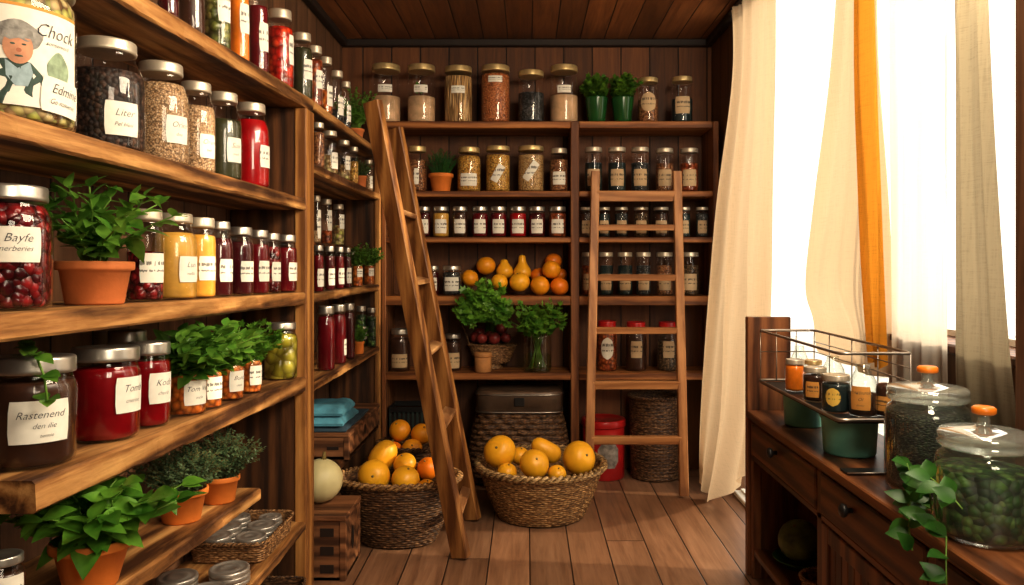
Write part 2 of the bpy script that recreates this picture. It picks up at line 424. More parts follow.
CONT = {}
def content(kind):
    if kind in CONT: return CONT[kind]
    p = lambda c, r=.25, **k: plain('fill_' + kind, c, r, 0, .25, 18, **k)
    g = lambda *a, **k: grains('fill_' + kind, *a, **k)
    m = {
      'pepper': lambda: g((.015, .01, .008), (.04, .022, .016), (.11, .055, .035), scale=95),
      'rice': lambda: g((.38, .22, .1), (.56, .37, .2), (.72, .53, .33), scale=230),
      'oats': lambda: g((.36, .2, .09), (.52, .33, .17), (.64, .45, .26), scale=190),
      'olivedark': lambda: p((.05, .05, .022)),
      'redjam': lambda: p((.36, .007, .01), .2),
      'tomato': lambda: g((.42, .015, .008), (.6, .03, .012), (.72, .08, .02), scale=45, rough=.25, bump=.3),
      'berry': lambda: g((.06, .004, .007), (.17, .008, .012), (.30, .02, .022), scale=60, rough=.25, bump=.9),
      'crimson': lambda: p((.2, .004, .007), .2),
      'cherry': lambda: p((.13, .006, .01), .2),
      'darkjam': lambda: p((.07, .008, .01), .2),
      'mustard': lambda: p((.56, .33, .065), .35),
      'honey': lambda: p((.62, .33, .05), .3),
      'orange': lambda: p((.72, .21, .015), .3),
      'rust': lambda: g((.26, .05, .015), (.42, .1, .03), (.55, .17, .05), scale=60, rough=.3, bump=.3),
      'carrot': lambda: g((.5, .12, .015), (.66, .19, .03), (.75, .28, .05), scale=60, rough=.35, bump=.4),
      'olive': lambda: g((.34, .31, .03), (.46, .42, .045), (.56, .52, .09), scale=24, rough=.25, bump=1.0),
      'brown': lambda: p((.055, .022, .012), .3),
      'pickle': lambda: g((.1, .12, .03), (.2, .22, .05), (.34, .33, .1), scale=50, rough=.3),
      'pasta': lambda: g((.5, .28, .09), (.66, .42, .17), (.75, .52, .25), scale=38, stretch=(2.2, 2.2, .28), bump=1.0),
      'lentil': lambda: g((.45, .13, .035), (.62, .21, .06), (.75, .33, .12), scale=150),
      'corn': lambda: g((.6, .3, .04), (.72, .42, .08), (.8, .54, .16), scale=120),
      'wheat': lambda: g((.5, .29, .1), (.64, .42, .18), (.74, .55, .28), scale=170),
      'flour': lambda: p((.62, .42, .25), .8),
      'charcoal': lambda: g((.02, .022, .022), (.05, .055, .055), (.12, .13, .13), scale=110),
      'cinnamon': lambda: g((.2, .07, .025), (.36, .15, .055), (.5, .25, .1), scale=110),
      'spice': lambda: g((.05, .03, .015), (.14, .08, .035), (.3, .19, .09), scale=120),
      'tea': lambda: g((.008, .014, .007), (.025, .035, .018), (.08, .095, .055), scale=120, stretch=(1, 1, 2.2), bump=1.0),
      'herbgreen': lambda: g((.01, .04, .01), (.04, .11, .02), (.12, .22, .05), scale=50, bump=1.0),
      'mixed': lambda: g((.3, .16, .05), (.6, .48, .25), (.5, .52, .12), scale=55, bump=.8),
      'pasteldk': lambda: p((.02, .035, .035), .35),
      'water': lambda: glassy('fill_water', (.80, .88, .70), .04, .3),
    }[kind]()
    CONT[kind] = m
    return m
# ------------------------------------------------------------------ jars
def text_mesh(s, size, shear=.35):
    cu = bpy.data.curves.new('t', 'FONT'); cu.body = s; cu.size = size; cu.shear = shear; cu.align_x = 'CENTER'; cu.align_y = 'CENTER'
    cu.resolution_u = 2; cu.offset = -.012*size
    o = bpy.data.objects.new('t', cu); COL.objects.link(o)
    bpy.context.view_layer.update()
    me = bpy.data.meshes.new_from_object(o.evaluated_get(bpy.context.evaluated_depsgraph_get()))
    vs = [tuple(v.co) for v in me.vertices]; fs = [tuple(p.vertices) for p in me.polygons]
    bpy.data.objects.remove(o); bpy.data.curves.remove(cu); bpy.data.meshes.remove(me)
    return vs, fs

def bend(mb, vs, fs, r, ang, zc, mi=0, rot=0.0):
    c, s = math.cos(rot), math.sin(rot); out = []
    for (u, v, *_w) in vs:
        u, v = u*c - v*s, u*s + v*c
        a = ang + u/r
        out.append((r*math.cos(a), r*math.sin(a), zc + v))
    mb.add(out, fs, mi)

def label_patch(r, ang, zc, w, h, rot=0.0, nu=10, cut=.05, oval=False):
    mb = MB(); vs = []; fs = []; nv = 10 if oval else 4
    for j in range(nv+1):
        v = (j/nv - .5)*h
        for i in range(nu+1):
            u = (i/nu - .5)*w
            if oval: u *= math.sqrt(max(.01, 1 - (2*v/h)**2))
            elif cut and j in (0, 4): u *= 1 - cut*h/w*1.2
            vs.append((u, v))
    for j in range(nv):
        for i in range(nu):
            fs.append((j*(nu+1)+i, j*(nu+1)+i+1, (j+1)*(nu+1)+i+1, (j+1)*(nu+1)+i))
    bend(mb, vs, fs, r, ang, zc, 0, rot)
    for k in range(len(mb.sm)): mb.sm[k] = True
    return mb

SHAPES = {
 'mason': (.82, [(.86, 0), (.96, .015), (1, .05), (1, .66), (.975, .735), (.88, .80), (.82, .84), (.82, .91)]),
 'jam':   (.88, [(.84, 0), (.95, .02), (1, .08), (1, .66), (.98, .73), (.91, .79), (.88, .82), (.88, .90)]),
 'tall':  (.72, [(.88, 0), (.97, .012), (1, .04), (1, .60), (.96, .69), (.84, .77), (.74, .83), (.72, .87), (.72, .92)]),
 'store': (.90, [(.92, 0), (.98, .012), (1, .05), (1, .72), (.99, .80), (.93, .86), (.90, .88), (.90, .93)]),
 'bottle': (.5, [(.88, 0), (.97, .015), (1, .05), (1, .55), (.93, .66), (.66, .80), (.52, .87), (.5, .98)]),
}
LIDZ = {'mason': .875, 'jam': .845, 'tall': .89, 'store': .895, 'bottle': .97}
def jar(label, x, y, zr, r, h, cont, fill=.9, lid='silver', lab='label', ang=-90, lw=1.25, lz=(.16, .5), shape='mason',
        text=None, group=None, name='preserve_jar', rx=0.0, lrot=0.0, cat='jar', reg=True, glass='glass', seg=28, lidmat=None, oval=False):
    z = zr + H + .0012
    t = thing(name, label, cat, (x, y, z), group, (rx, 0, 0))
    nk, prof = SHAPES[shape]
    pr = [(a*r, b*h) for a, b in prof]
    mb = MB(); mb.lathe([(0.0001, .0005)] + pr, seg); mb.build('glass', M[glass], t)
    if cont:
        top = fill*.86*h; cp = [(0.0001, .004)]
        ins = max(.0015, .035*r)
        for (a, b) in pr:
            zz = b + .004
            if zz >= top: break
            cp.append((a - ins, zz))
        # radius at the fill line
        ra = cp[-1][0]
        for (a0, b0), (a1, b1) in zip(pr, pr[1:]):
            if b0 <= top <= b1: ra = a0 + (a1-a0)*((top-b0)/max(1e-6, b1-b0)) - ins
        cp += [(ra, top), (ra*.6, top + .004*R.uniform(0, 1)), (0.0001, top + .003)]
        mb = MB(); mb.lathe(cp, seg); mb.build('contents', content(cont), t)
    if lid:
        lr = nk*r*1.075; z0 = LIDZ[shape]*h; e = (h - z0)
        mb = MB()
        mb.lathe([(nk*r*1.005, z0), (lr, z0 + .02*e), (lr*1.012, z0 + .2*e), (lr, z0 + .34*e), (lr, z0 + .82*e), (lr*.985, z0 + .95*e), (lr*.95, h),
                  (lr*.82, h), (lr*.8, h - .08*e), (0.0001, h - .06*e)], seg)
        mb.build('lid', lidmat or M[lid], t)
    if lab:
        lh = (lz[1]-lz[0])*h; w = min(lw*r, 3.0*r)
        pm = label_patch(r*1.012, math.radians(ang), (lz[0]+lz[1])/2*h, w, lh, lrot, oval=oval)
        lo = pm.build('label', M[('labelplain' if lab == 'label' else lab + 'plain') if text else lab], t)
        if text:
            mb = MB()
            for (s, u, v, size) in text:
                vs, fs = text_mesh(s, size*lh)
                bend(mb, [(a + u*w, b + v*lh) for a, b, *_ in vs], fs, r*1.02, math.radians(ang), (lz[0]+lz[1])/2*h, 0, lrot)
            mb.build('lettering', M['ink'], lo)
    if reg: CYL.append((x, y, r, z, z+h, t.name))
    return t

# ------------------------------------------------------------------ plants
LATER = []
def leaf_pts(base, d, nrm, L, W, curl=.25, n=5, fold=.25, shape=0.8):
    d = d.normalized(); s = d.cross(nrm)
    if s.length < 1e-5: s = d.orthogonal()
    s.normalize(); u = s.cross(d).normalized()
    vs = []; fs = []
    for i in range(n+1):
        t = i/n; w = W*.5*math.sin(PI*min(1, t**shape*.98 + .02))*(1 if i < n else 0) + .0002
        c = base + d*(L*t) - u*(curl*L*t*t)
        vs += [c + s*w + u*(fold*w), c, c - s*w + u*(fold*w)]
    for i in range(n):
        a = 3*i
        fs += [(a, a+1, a+4, a+3), (a+1, a+2, a+5, a+4)]
    return vs, fs
def lobed_pts(base, d, nrm, L, lobes=5):
    d = d.normalized(); s = d.cross(nrm)
    if s.length < 1e-5: s = d.orthogonal()
    s.normalize(); u = s.cross(d).normalized()
    vs = [base]; k = lobes*2 + 1
    for i in range(k):
        a = (i/(k-1) - .5)*PI*1.35; rr = L*(1.0 if i % 2 else .62)*(1 - .25*abs(a)/PI)
        vs.append(base + d*(rr*math.cos(a*.8)) + s*(rr*.75*math.sin(a)) + u*(.12*L*((i % 2) - .5) + .08*L*R.uniform(-1, 1)))
    return vs, [(0, i, i+1) for i in range(1, k)]
def foliage(o, n, height, spread, L, W, lim=None, skip=None, kind='leaf', nodes=5, lean=(0, 0, 0), pairs=2, stem_r=.0016, start=.25, seed=1, jitter=.35, up=.55, rbase=.02):
    """returns (leaves, stems) meshes of a bushy plant growing from the point o"""
    rr = random.Random(seed); lv = MB(); st = MB(); o = Vector(o); lean = Vector(lean)
    ok = lambda p: free(p, skip) and (lim is None or lim(p))
    for k in range(n):
        az = 2*PI*(k*.618 + rr.uniform(-.08, .08)); q = math.sqrt((k+.5)/n)
        out = Vector((math.cos(az), math.sin(az), 0))
        hh = height*(1 - .45*q*q)*rr.uniform(.75, 1.08); sp = spread*q*rr.uniform(.75, 1.1)
        b = o + out*(rbase*q); pts = []
        for i in range(7):
            t = i/6
            p = b + Vector((0, 0, hh*(t**.9))) + out*(sp*t**1.5) + lean*(t**1.4) + Vector((rr.uniform(-1, 1), rr.uniform(-1, 1), 0))*(.012*t*height/.2)
            pts.append(p)
        good = []
        for p in pts:
            if len(good) > 0 and not ok(p): break
            good.append(p)
        if len(good) < 2: continue
        if stem_r > 0: st.tube(good, lambda t: stem_r*(1.1-.5*t), 5)
        m = len(good) - 1
        for j in range(nodes):
            t = start + (1-start)*(j/(nodes-1) if nodes > 1 else 1); f = t*m; i = min(int(f), m-1); p = good[i].lerp(good[i+1], f-i)
            ax = (good[i+1]-good[i]).normalized(); ph = j*PI/2 + rr.uniform(-.4, .4) + az
            for c in range(pairs + (1 if j == nodes-1 else 0)):
                a = ph + 2*PI*c/pairs; side = Vector((math.cos(a), math.sin(a), 0))
                d = side*(1-up) + ax*up*rr.uniform(.2, 1.0) + Vector((rr.uniform(-1, 1), rr.uniform(-1, 1), rr.uniform(-1, 1)))*jitter
                if c == pairs: d = ax + side*.3
                ll = L*rr.uniform(.65, 1.1)*(1 - .3*(j/(max(1, nodes-1)))**2)
                nrm = Vector((rr.uniform(-.4, .4), rr.uniform(-.4, .4) - .25, 1))
                if kind == 'leaf': vs, fs = leaf_pts(p, d, nrm, ll, W*ll/L, rr.uniform(.05, .45))
                elif kind == 'tiny': vs, fs = leaf_pts(p, d, nrm, ll, W*ll/L, .2, 2)
                else: vs, fs = lobed_pts(p, d, nrm, ll)
                if all(ok(v) for v in vs): lv.add(vs, fs, 0, True)
    return lv, st

def pot_mesh(r, h, rim=.22, base=.68):
    mb = MB(); rb = r*base
    z1 = h*(1-rim); rm = rb + (r*.93-rb)*(1-rim)
    mb.lathe([(0.0001, 0), (rb*.96, 0), (rb, .004), (rm, z1), (r*.985, z1+.002), (r, z1+.006), (r, h-.004), (r*.985, h), (r*.9, h), (r*.88, h-.01), (r*.84, h*.84), (0.0001, h*.84)], 32)
    return mb
def pot_plant(name, label, x, y, zr, r, h, mat, rx=0.0, base=.68, group=None, cat='potted plant', fol=None, leafm='basil', stemm='stem', dz=0):
    z = zr + H + .0012
    t = thing(name, label, cat, (x, y, z), group)
    p = pot_mesh(r, h, .22, base).build('pot', M[mat], t)
    if rx: p.rotation_euler = (rx, 0, 0)
    mb = MB(); mb.lathe([(r*.86, h*.845), (r*.85, h*.88), (r*.5, h*.9), (0.0001, h*.91)], 24); mb.build('soil', M['soil'], t)
    CYL.append((x, y, r, z, z+h*.97, t.name))
    if fol:
        def go():
            lv, st = foliage((x, y, z+h*.86), skip=t.name, **fol)
            if lv.v: lv.build('foliage', M[leafm], t, (x, y, z))
            if st.v: st.build('stems', M[stemm], t, (x, y, z))
        LATER.append(go)
    return t

# ------------------------------------------------------------------ wicker
def wicker_surface(mb, rf, z0, z1, stakes, rows, amp, mi=0, rin=None):
    """one continuous woven skin; rf(angle, t) gives (x, y) at the height fraction t"""
    nu = stakes*6; nv = rows*4
    def fn(u, v):
        a = 2*PI*u; x, y, nx, ny = rf(a, v)
        row = min(rows-1, int(v*rows)); fz = v*rows - row
        s = math.sin(a*stakes/2*1.0 + PI*(row % 2))
        blg = math.sin(PI*min(1, max(0, fz)))**.6
        d = amp*(.15 + .85*(.5+.5*s))*blg - amp*.3*(1-blg)
        return (x + nx*d, y + ny*d, z0 + (z1-z0)*v)
    mb.grid(fn, nu, nv, mi, True, wrap=True)
def ell(rx, ry, t0, t1, cx=0, cy=0, power=1.0):
    def rf(a, t):
        k = t0 + (t1-t0)*t**power
        c, s = math.cos(a), math.sin(a); n = math.hypot(c/rx, s/ry)
        return cx + rx*k*c, cy + ry*k*s, c/rx/n, s/ry/n
    return rf
def sq(hx, hy, t0, t1, p=5.0, power=1.0):
    def rf(a, t):
        k = t0 + (t1-t0)*t**power
        c, s = math.cos(a), math.sin(a); q = (abs(c)**p + abs(s)**p)**(-1/p)
        L = math.hypot(c, s); return hx*k*c*q, hy*k*s*q, c/L, s/L
    return rf
def rim_rope(mb, rf, t, z, r, turns, strands=2, n=220, mi=0):
    for k in range(strands):
        pts = []
        for i in range(n):
            a = 2*PI*i/n; x, y, nx, ny = rf(a, t); q = turns*a + 2*PI*k/strands
            pts.append((x + nx*r*.75*math.cos(q), y + ny*r*.75*math.cos(q), z + r*.75*math.sin(q)))
        mb.tube(pts, r*.72, 5, mi, closed=True)
def basket(name, label, x, y, z, rx, ry, h, t0, mat, rimmat, stakes=40, rows=16, amp=.006, rimr=.014, turns=26, cat='basket', power=.85, foot=0, group=None):
    t = thing(name, label, cat, (x, y, z), group)
    rf = ell(rx, ry, t0, 1.0, power=power)
    mb = MB(); wicker_surface(mb, rf, .004+foot, h, stakes, rows, amp)
    rfi = ell(rx*.955, ry*.955, t0, 1.0, power=power)
    mb.grid(lambda u, v: (*rfi(2*PI*u, 1-v)[:2], .012+foot + (h-.012-foot)*(1-v)), 60, 8, 0, True, wrap=True)
    mb.lathe([(0.0001, .012+foot), (1, .012+foot)], 60, sx=rx*.955*t0, sy=ry*.955*t0)
    mb.lathe([(0.0001, .003+foot), (1, .003+foot)], 60, sx=rx*t0, sy=ry*t0)
    mb.build('woven_body', M[mat], t)
    mb = MB(); rim_rope(mb, rf, 1.0, h, rimr, turns); mb.build('rim', M[rimmat], t)
    return t

# ------------------------------------------------------------------ fruit
def fruit_mesh(r, kind, seed=0):
    mb = MB(); n = 18; prof = []
    if kind == 'round':
        for i in range(n+1):
            a = -PI/2 + PI*i/n; rr = math.cos(a)*r; z = math.sin(a)*r*.94
            if i > n*.8: z -= .07*r*((i/n-.8)/.2)**2
            prof.append((max(rr, 1e-4), z))
    elif kind == 'pear':
        pts = [(-1, .0001), (-.97, .35), (-.85, .68), (-.55, .95), (-.2, 1), (.15, .9), (.5, .68), (.85, .47), (1.2, .4), (1.5, .38), (1.68, .28), (1.74, .0001)]
        prof = [(b*r, a*r) for a, b in pts]
    elif kind == 'shortpear':
        pts = [(-1, .0001), (-.96, .4), (-.8, .74), (-.45, .97), (-.1, 1), (.25, .88), (.55, .66), (.8, .5), (1.05, .43), (1.2, .3), (1.25, .0001)]
        prof = [(b*r, a*r) for a, b in pts]
    elif kind == 'long':
        pts = [(-1.7, .0001), (-1.64, .36), (-1.45, .68), (-1.1, .92), (-.6, 1), (0, .97), (.6, .9), (1.1, .78), (1.45, .58), (1.64, .32), (1.7, .0001)]
        prof = [(b*r, a*r) for a, b in pts]
    elif kind == 'oval':
        pts = [(-1.3, .0001), (-1.24, .38), (-1.05, .7), (-.7, .93), (-.2, 1.0), (.3, .97), (.75, .83), (1.05, .6), (1.22, .33), (1.28, .0001)]
        prof = [(b*r, a*r) for a, b in pts]
    elif kind == 'melon':
        for i in range(n+1):
            a = -PI/2 + PI*i/n; prof.append((max(math.cos(a)*r, 1e-4), math.sin(a)*r))
    k = {'melon': 10, 'long': 0}.get(kind, 0)
    fn = None
    if k: fn = lambda a, z: 1 + .035*abs(math.cos(a*k/2)) - .02
    else:
        ph = seed*1.7
        fn = lambda a, z: 1 + .018*math.sin(2*a+ph) + .012*math.sin(3*a - ph + z*9/max(r, .01)*.2)
    mb.lathe(prof, 36 if k else 26, fn=fn)
    return mb, prof[-1][1]
def fruit(name, label, cat, x, y, z, r, mat, kind='round', rot=(0, 0, 0), group=None, stem=True, seed=0, stemup=.012):
    """x, y, z is the middle of the fruit, z above the floor"""
    mb, zt = fruit_mesh(r, kind, seed)
    o = mb.build(name, M[mat]); o.location = (x, y, z); o.rotation_euler = rot; tag(o, label, cat, group)
    if stem:
        s = MB(); zt2 = zt - (.05*r if kind == 'round' else .0)
        s.lathe([(r*.13, zt2-.002), (r*.09, zt2+stemup*.35), (r*.07, zt2+stemup), (0.0001, zt2+stemup)], 8)
        s.build('stem', M['stalk'], o)
    return o
def relax(items, it=300, zf=None, keep=.15):
    """items: dicts x y z r; push apart until none overlap"""
    for _ in range(it):
        mv = False
        for i in range(len(items)):
            for j in range(i+1, len(items)):
                a, b = items[i], items[j]
                dx, dy, dz = b['x']-a['x'], b['y']-a['y'], b['z']-a['z']
                d = math.sqrt(dx*dx+dy*dy+dz*dz) or 1e-6; m = a['r']+b['r']+.0015
                if d < m:
                    mv = True; k = (m-d)/d*.5
                    dy *= 1.6
                    a['x'] -= dx*k; a['y'] -= dy*k; a['z'] -= dz*k; b['x'] += dx*k; b['y'] += dy*k; b['z'] += dz*k
        for a in items:
            if zf is not None and a['z'] < zf + a['r']*.95: a['z'] = zf + a['r']*.95
            if 'xmax' in a: a['x'] = min(a['x'], a['xmax']-a['r'])
            if 'ymin' in a: a['y'] = max(a['y'], a['ymin'])
            if 'ymax' in a: a['y'] = min(a['y'], a['ymax'])
        if not mv: break
    return items
def at(px, py, d):
    """the point that lies d metres away on the line of sight through a place in the photograph (z above the floor)"""
    return ((px-VX)*d/F, d, (VY-py)*d/F + H)
# ------------------------------------------------------------------ the room
CEIL = 2.69; XL, XR, YB, YF = -1.16, 1.157, 4.77, -1.3
mb = MB(); mb.box(XL-.1, XR+.5, YF-.1, YB+.1, -.08, 0); struct('floor', mb, M['floor'])
mb = MB(); mb.box(XL-.1, XR+.06, YF-.1, YB+.1, CEIL, CEIL+.08); struct('ceiling', mb, M['ceiling'])
mb = MB(); mb.box(XL-.1, XR+.06, YB, YB+.1, 0, CEIL); struct('wall_back', mb, M['wallback'])
mb = MB(); mb.box(XL-.1, XL, YF, YB, 0, CEIL); struct('wall_left', mb, M['wallside'])
mb = MB(); mb.box(XL-.1, XR+.45, YF-.1, YF, 0, CEIL); struct('wall_front', mb, M['wallback'])
HS = H - .275       # sill of the near window
WT = 2.62
mb = MB()
mb.box(XR, XR+.06, 4.24, YB, 0, CEIL)
mb.box(XR, XR+.3, YF, 1.80, 0, CEIL)
mb.box(XR, XR+.06, 1.80, 4.24, WT, CEIL)
mb.box(XR+.13, XR+.3, 1.80, 2.66, 0, HS)
struct('wall_right', mb, M['wallside'])
mb = MB(); mb.box(XR+.10, XR+.3, 1.80, 2.659, HS, HS+.03, 0, .006); struct('trim_1', mb, M['dresserz'])
mb = MB(); mb.box(XR+.14, XR+.22, 2.66, 2.73, 0, HS+.06, 0, .006); struct('trim_2', mb, M['dresserz'])
t_ = .045
for i, (a, b, c, d) in enumerate([(XL, XR, YB-t_, YB), (XL, XL+t_, YF, YB-t_), (XR-t_, XR, YF, YB-t_)]):
    mb = MB(); mb.box(a, b, c, d, CEIL-t_, CEIL, 0, .006); struct('trim_%d' % (3+i), mb, M['trim'])
# glazed door and window: slim frames with panes
def glazed(name, y0, y1, z0, z1, w=.02):
    mb = MB(); x0, x1 = XR+.24, XR+.27
    mb.box(x0, x1, y0, y0+w, z0, z1); mb.box(x0, x1, y1-w, y1, z0, z1); mb.box(x0, x1, y0, y1, z0, z0+w); mb.box(x0, x1, y0, y1, z1-w, z1)
    o = struct(name, mb, M['whiteframe'])
    mb = MB(); mb.box(x0+.015, x0+.021, y0+w, y1-w, z0+w, z1-w); mb.build('pane', M['pane'], o)
glazed('window_1', 2.745, 5.6, .03, 3.4)
glazed('window_2', 1.803, 2.72, HS+.032, 3.4)
mb = MB(); mb.box(XR-.006, XR+.30, 2.75, 4.235, .002, .03, 0, .005)
for k in range(3): mb.box(XR+.03+.055*k, XR+.05+.055*k, 2.76, 4.22, .03, .042)
struct('trim_6', mb, M['whiteframe'])
mb = MB(); mb.box(XR+.06, XR+.36, 1.7, 5.7, 3.41, 3.45); struct('trim_7', mb, M['whiteframe'])
# ground outside the door, bright and pale
mb = MB(); mb.box(XR+.5, 9, -6, 14, -.12, -.06); struct('ground', mb, plain('pale_paving', (.7, .66, .58), .9))

# ------------------------------------------------------------------ shelving units
S1 = lambda y: .594 + (y-1.586)*.0409
S2 = lambda y: .248
S3 = lambda y: -.086 - (y-1.24)*.0184
S4 = lambda y: -.383 - (y-1.33)*.0388
S5 = lambda y: -.684 - (y-1.61)*.0553
S6 = lambda y: -1.01
XF = -.86
def board(parent, x0, x1, y0, y1, zf, th, mat, name='shelf', seed=1, rough=.003, off=(0, 0, 0)):
    mb = MB(); n = 48; rr = random.Random(seed); sd = rr.uniform(0, 99); b = .006
    ring = []
    for i in range(n+1):
        y = y0 + (y1-y0)*i/n; z = zf(y)+H
        e = lambda k: noise.noise((sd + k*5, y*9, 0))*rough*1.6 + noise.noise((sd+k*5, y*31, 3))*rough
        ring += [(x0, y, z-th), (x1-b+e(1), y, z-th+e(2)*.5), (x1+e(3), y, z-th+b+e(2)*.5), (x1+e(4), y, z-b), (x1-b+e(5)*.6, y, z), (x0, y, z)]
    m = 6; fs = []
    for i in range(n):
        for k in range(m): fs.append((i*m+k, i*m+(k+1) % m, (i+1)*m+(k+1) % m, (i+1)*m+k))
    fs = [f[::-1] for f in fs]
    fs.append(tuple(range(m))); fs.append(tuple(n*m+k for k in range(m))[::-1])
    mb.add(ring, fs)
    zs = [p[2] for p in ring]
    for i in range(6):
        ya, yb = y0+(y1-y0)*i/6, y0+(y1-y0)*(i+1)/6; za, zb = zf(ya)+H, zf(yb)+H
        BOX.append((x0, x1+.004, ya, yb, min(za, zb)-th, max(za, zb)))
    return mb.build(name, M[mat], parent, off)

YA0, YA1 = .95, 2.96
offA = (-1.0, 2.0, 0)
uA = thing('shelving_unit', 'rough brown plank shelving nearest on the left wall, six thick shelves', 'shelves', offA)
XW = XL + .006
for i, (zf, th, y0, y1) in enumerate([(S1, .047, YA0, 3.06), (S2, .045, YA0, YA1), (S3, .046, YA0, YA1), (S4, .058, 1.33, YA1), (S5, .04, YA0, 2.46), (S6, .036, YA0, YA1)]):
    board(uA, XW, XF, y0, y1, zf, th, 'shelf', 'shelf', 10+i, off=offA)
mb = MB(); mb.box(XW, XF-.045, YA1, 3.055, .002, S1(3.0)+H-.05, 0, .004); BOX.append((XW, XF, YA1, 3.06, 0, S1(3)+H-.04))
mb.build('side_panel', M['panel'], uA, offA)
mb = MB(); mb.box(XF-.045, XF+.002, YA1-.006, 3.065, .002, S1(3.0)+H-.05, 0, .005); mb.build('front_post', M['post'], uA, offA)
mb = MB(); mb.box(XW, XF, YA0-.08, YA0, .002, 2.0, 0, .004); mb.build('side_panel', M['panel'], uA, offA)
for y in (2.2, 1.3):
    mb = MB(); mb.box(XW, XW+.03, y, y+.05, S6(y)+H, S5(y)+H-.042, 0, .003); mb.build('shelf_support', M['panel'], uA, offA)

offB = (-1.0, 3.7, 0)
uB = thing('shelving_unit', 'narrower plank shelving behind the ladder on the left wall, near the back corner', 'shelves', offB)
B1 = lambda y: .655
B2 = lambda y: .40
B3 = lambda y: .09
B4 = lambda y: -.13
B5 = lambda y: -.49
B6 = lambda y: -.935
for i, (zf, th, x1, y0, mat) in enumerate([(B1, .04, XF, 3.07, 'shelf'), (B2, .038, XF, 3.07, 'shelf'), (B3, .018, -.965, 3.07, 'panel'), (B4, .036, XF, 3.07, 'shelf'), (B5, .036, XF, 3.07, 'shelf'), (B6, .03, XF, 3.46, 'panel')]):
    board(uB, XW, x1, y0, 4.435, zf, th, mat, 'shelf', 30+i, off=offB)
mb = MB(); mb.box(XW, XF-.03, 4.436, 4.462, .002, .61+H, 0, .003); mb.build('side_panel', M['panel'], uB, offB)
mb = MB(); mb.box(XF-.03, XF+.004, 4.425, 4.464, .002, .61+H, 0, .004); mb.build('front_post', M['post'], uB, offB)
mb = MB(); mb.box(XW, XF-.1, 3.46, 3.49, .002, B6(0)+H-.031, 0, .003); mb.build('shelf_support', M['panel'], uB, offB)
BOX.append((XW, XF, 4.43, 4.47, 0, 1.92))

YS = 4.47
offC = (0, 4.6, 0)
uC = thing('shelving_unit', 'wide wooden shelving across the back wall, split by one central upright', 'shelves', offC)
T = [.829, .418, .147, -.2, -.653]
xL, xM0, xM1, xR = -.856, .258, .306, 1.094
for i, z in enumerate(T):
    th = (.04, .034, .032, .055, .042)[i]
    for (a, b) in ((xL+.002, xM0), (xM1, xR)):
        mb = MB(); mb.box(a, b, YS+.002, YB-.006, z+H-th, z+H, 0, .004); mb.build('shelf', M['shelfx'], uC, offC)
        BOX.append((a, b, YS, YB, z+H-th, z+H))
for (a, b) in ((xL-.03+.03, xL+.002), (xM0, xM1), (xR, xR+.034)):
    if b - a < .01: a, b = xL-.0, xL+.026
    mb = MB(); mb.box(a, b, YS-.002, YB-.006, .002, T[0]+H, 0, .004); mb.build('upright', M['postd'], uC, offC)
    BOX.append((a, b, YS, YB, 0, T[0]+H))

# ------------------------------------------------------------------ jars on the near left shelves
def lx(px, X): return -X*F/(VX-px)
def edge(px, r, gap=.012):
    X = XF - gap - r; return X, lx(px, X)
sl = lambda f: math.atan(f(2.0)-f(1.0))
GA = 'jars on the near left shelves'
# second shelf: tall shouldered jars
def A(label, px, X, zf, r, h, cont, **k):
    y = lx(px, X); k.setdefault('ang', -32)
    return jar(label, X, y, zf(y), r, h, cont, rx=sl(zf), group=k.pop('group', GA), **k)
# the large jar with the printed portrait
X = -.975; y = lx(4, X); r = .118; h = .284
chef = jar('large jar with a printed portrait of an old cook in a grey cap', X, y, S2(y), r, h, 'mixed', fill=1.0, lid='cream', lab=None, shape='store', group=GA, seg=40)
ca = math.radians(-37)
pm = label_patch(r*1.010, ca-.4, .113, .30, .174, 0, 28, 0); wl = pm.build('label', M['labelplain'], chef)
def blob(pts, zc, du, mat, lvl, nm, parent):
    mb = MB(); vs = [(du+sum(p[0] for p in pts)/len(pts), sum(p[1] for p in pts)/len(pts))] + [(du+a, b) for a, b in pts]
    # two rings so that the patch follows the curved glass
    n = len(pts); mid = [((a+vs[0][0])/2, (b+vs[0][1])/2) for a, b in vs[1:]]
    allv = vs + mid; fs = []
    for i in range(n):
        j = (i+1) % n
        fs.append((0, n+1+i, n+1+j)); fs.append((n+1+i, 1+i, 1+j, n+1+j))
    bend(mb, [(a*.86, b*.78) for a, b in allv], fs, r*(1.013 + .0014*lvl), ca, .106 if False else .100); return mb.build(nm, M[mat], parent)
def oval(cu, cv, a, b, n=26, wob=0.0):
    return [(cu + a*math.cos(2*PI*i/n)*(1+wob*math.sin(5*2*PI*i/n)), cv + b*math.sin(2*PI*i/n)*(1+wob*math.cos(4*2*PI*i/n))) for i in range(n)]
blob([(-.115, -.09), (-.05, -.095), (.03, -.095), (.034, -.055), (.024, -.02), (.002, .004), (-.022, .01), (-.05, .006), (-.085, -.012), (-.108, -.045)], .15, 0, 'portraitcoat', 1, 'printed_coat', wl)
blob(oval(.062, -.005, .028, .046, 24, .05), .15, 0, 'printgreen', 1, 'printed_leaf', wl)
blob([(-.044, .006), (-.022, -.012), (0, .006), (.006, -.02), (-.004, -.05), (-.026, -.052), (-.042, -.03)], .15, 0, 'portraitscarf', 2, 'printed_scarf', wl)
blob(oval(-.022, .062, .047, .034, 26, .06), .15, 0, 'portraithair', 2, 'printed_cap', wl)
blob(oval(-.021, .036, .027, .038), .15, 0, 'portraitskin', 3, 'printed_face', wl)
blob([(-.05, .056), (-.036, .05), (-.02, .056), (-.006, .05), (.008, .056), (.004, .076), (-.022, .086), (-.046, .076)], .15, 0, 'portraithair', 4, 'printed_hair', wl)
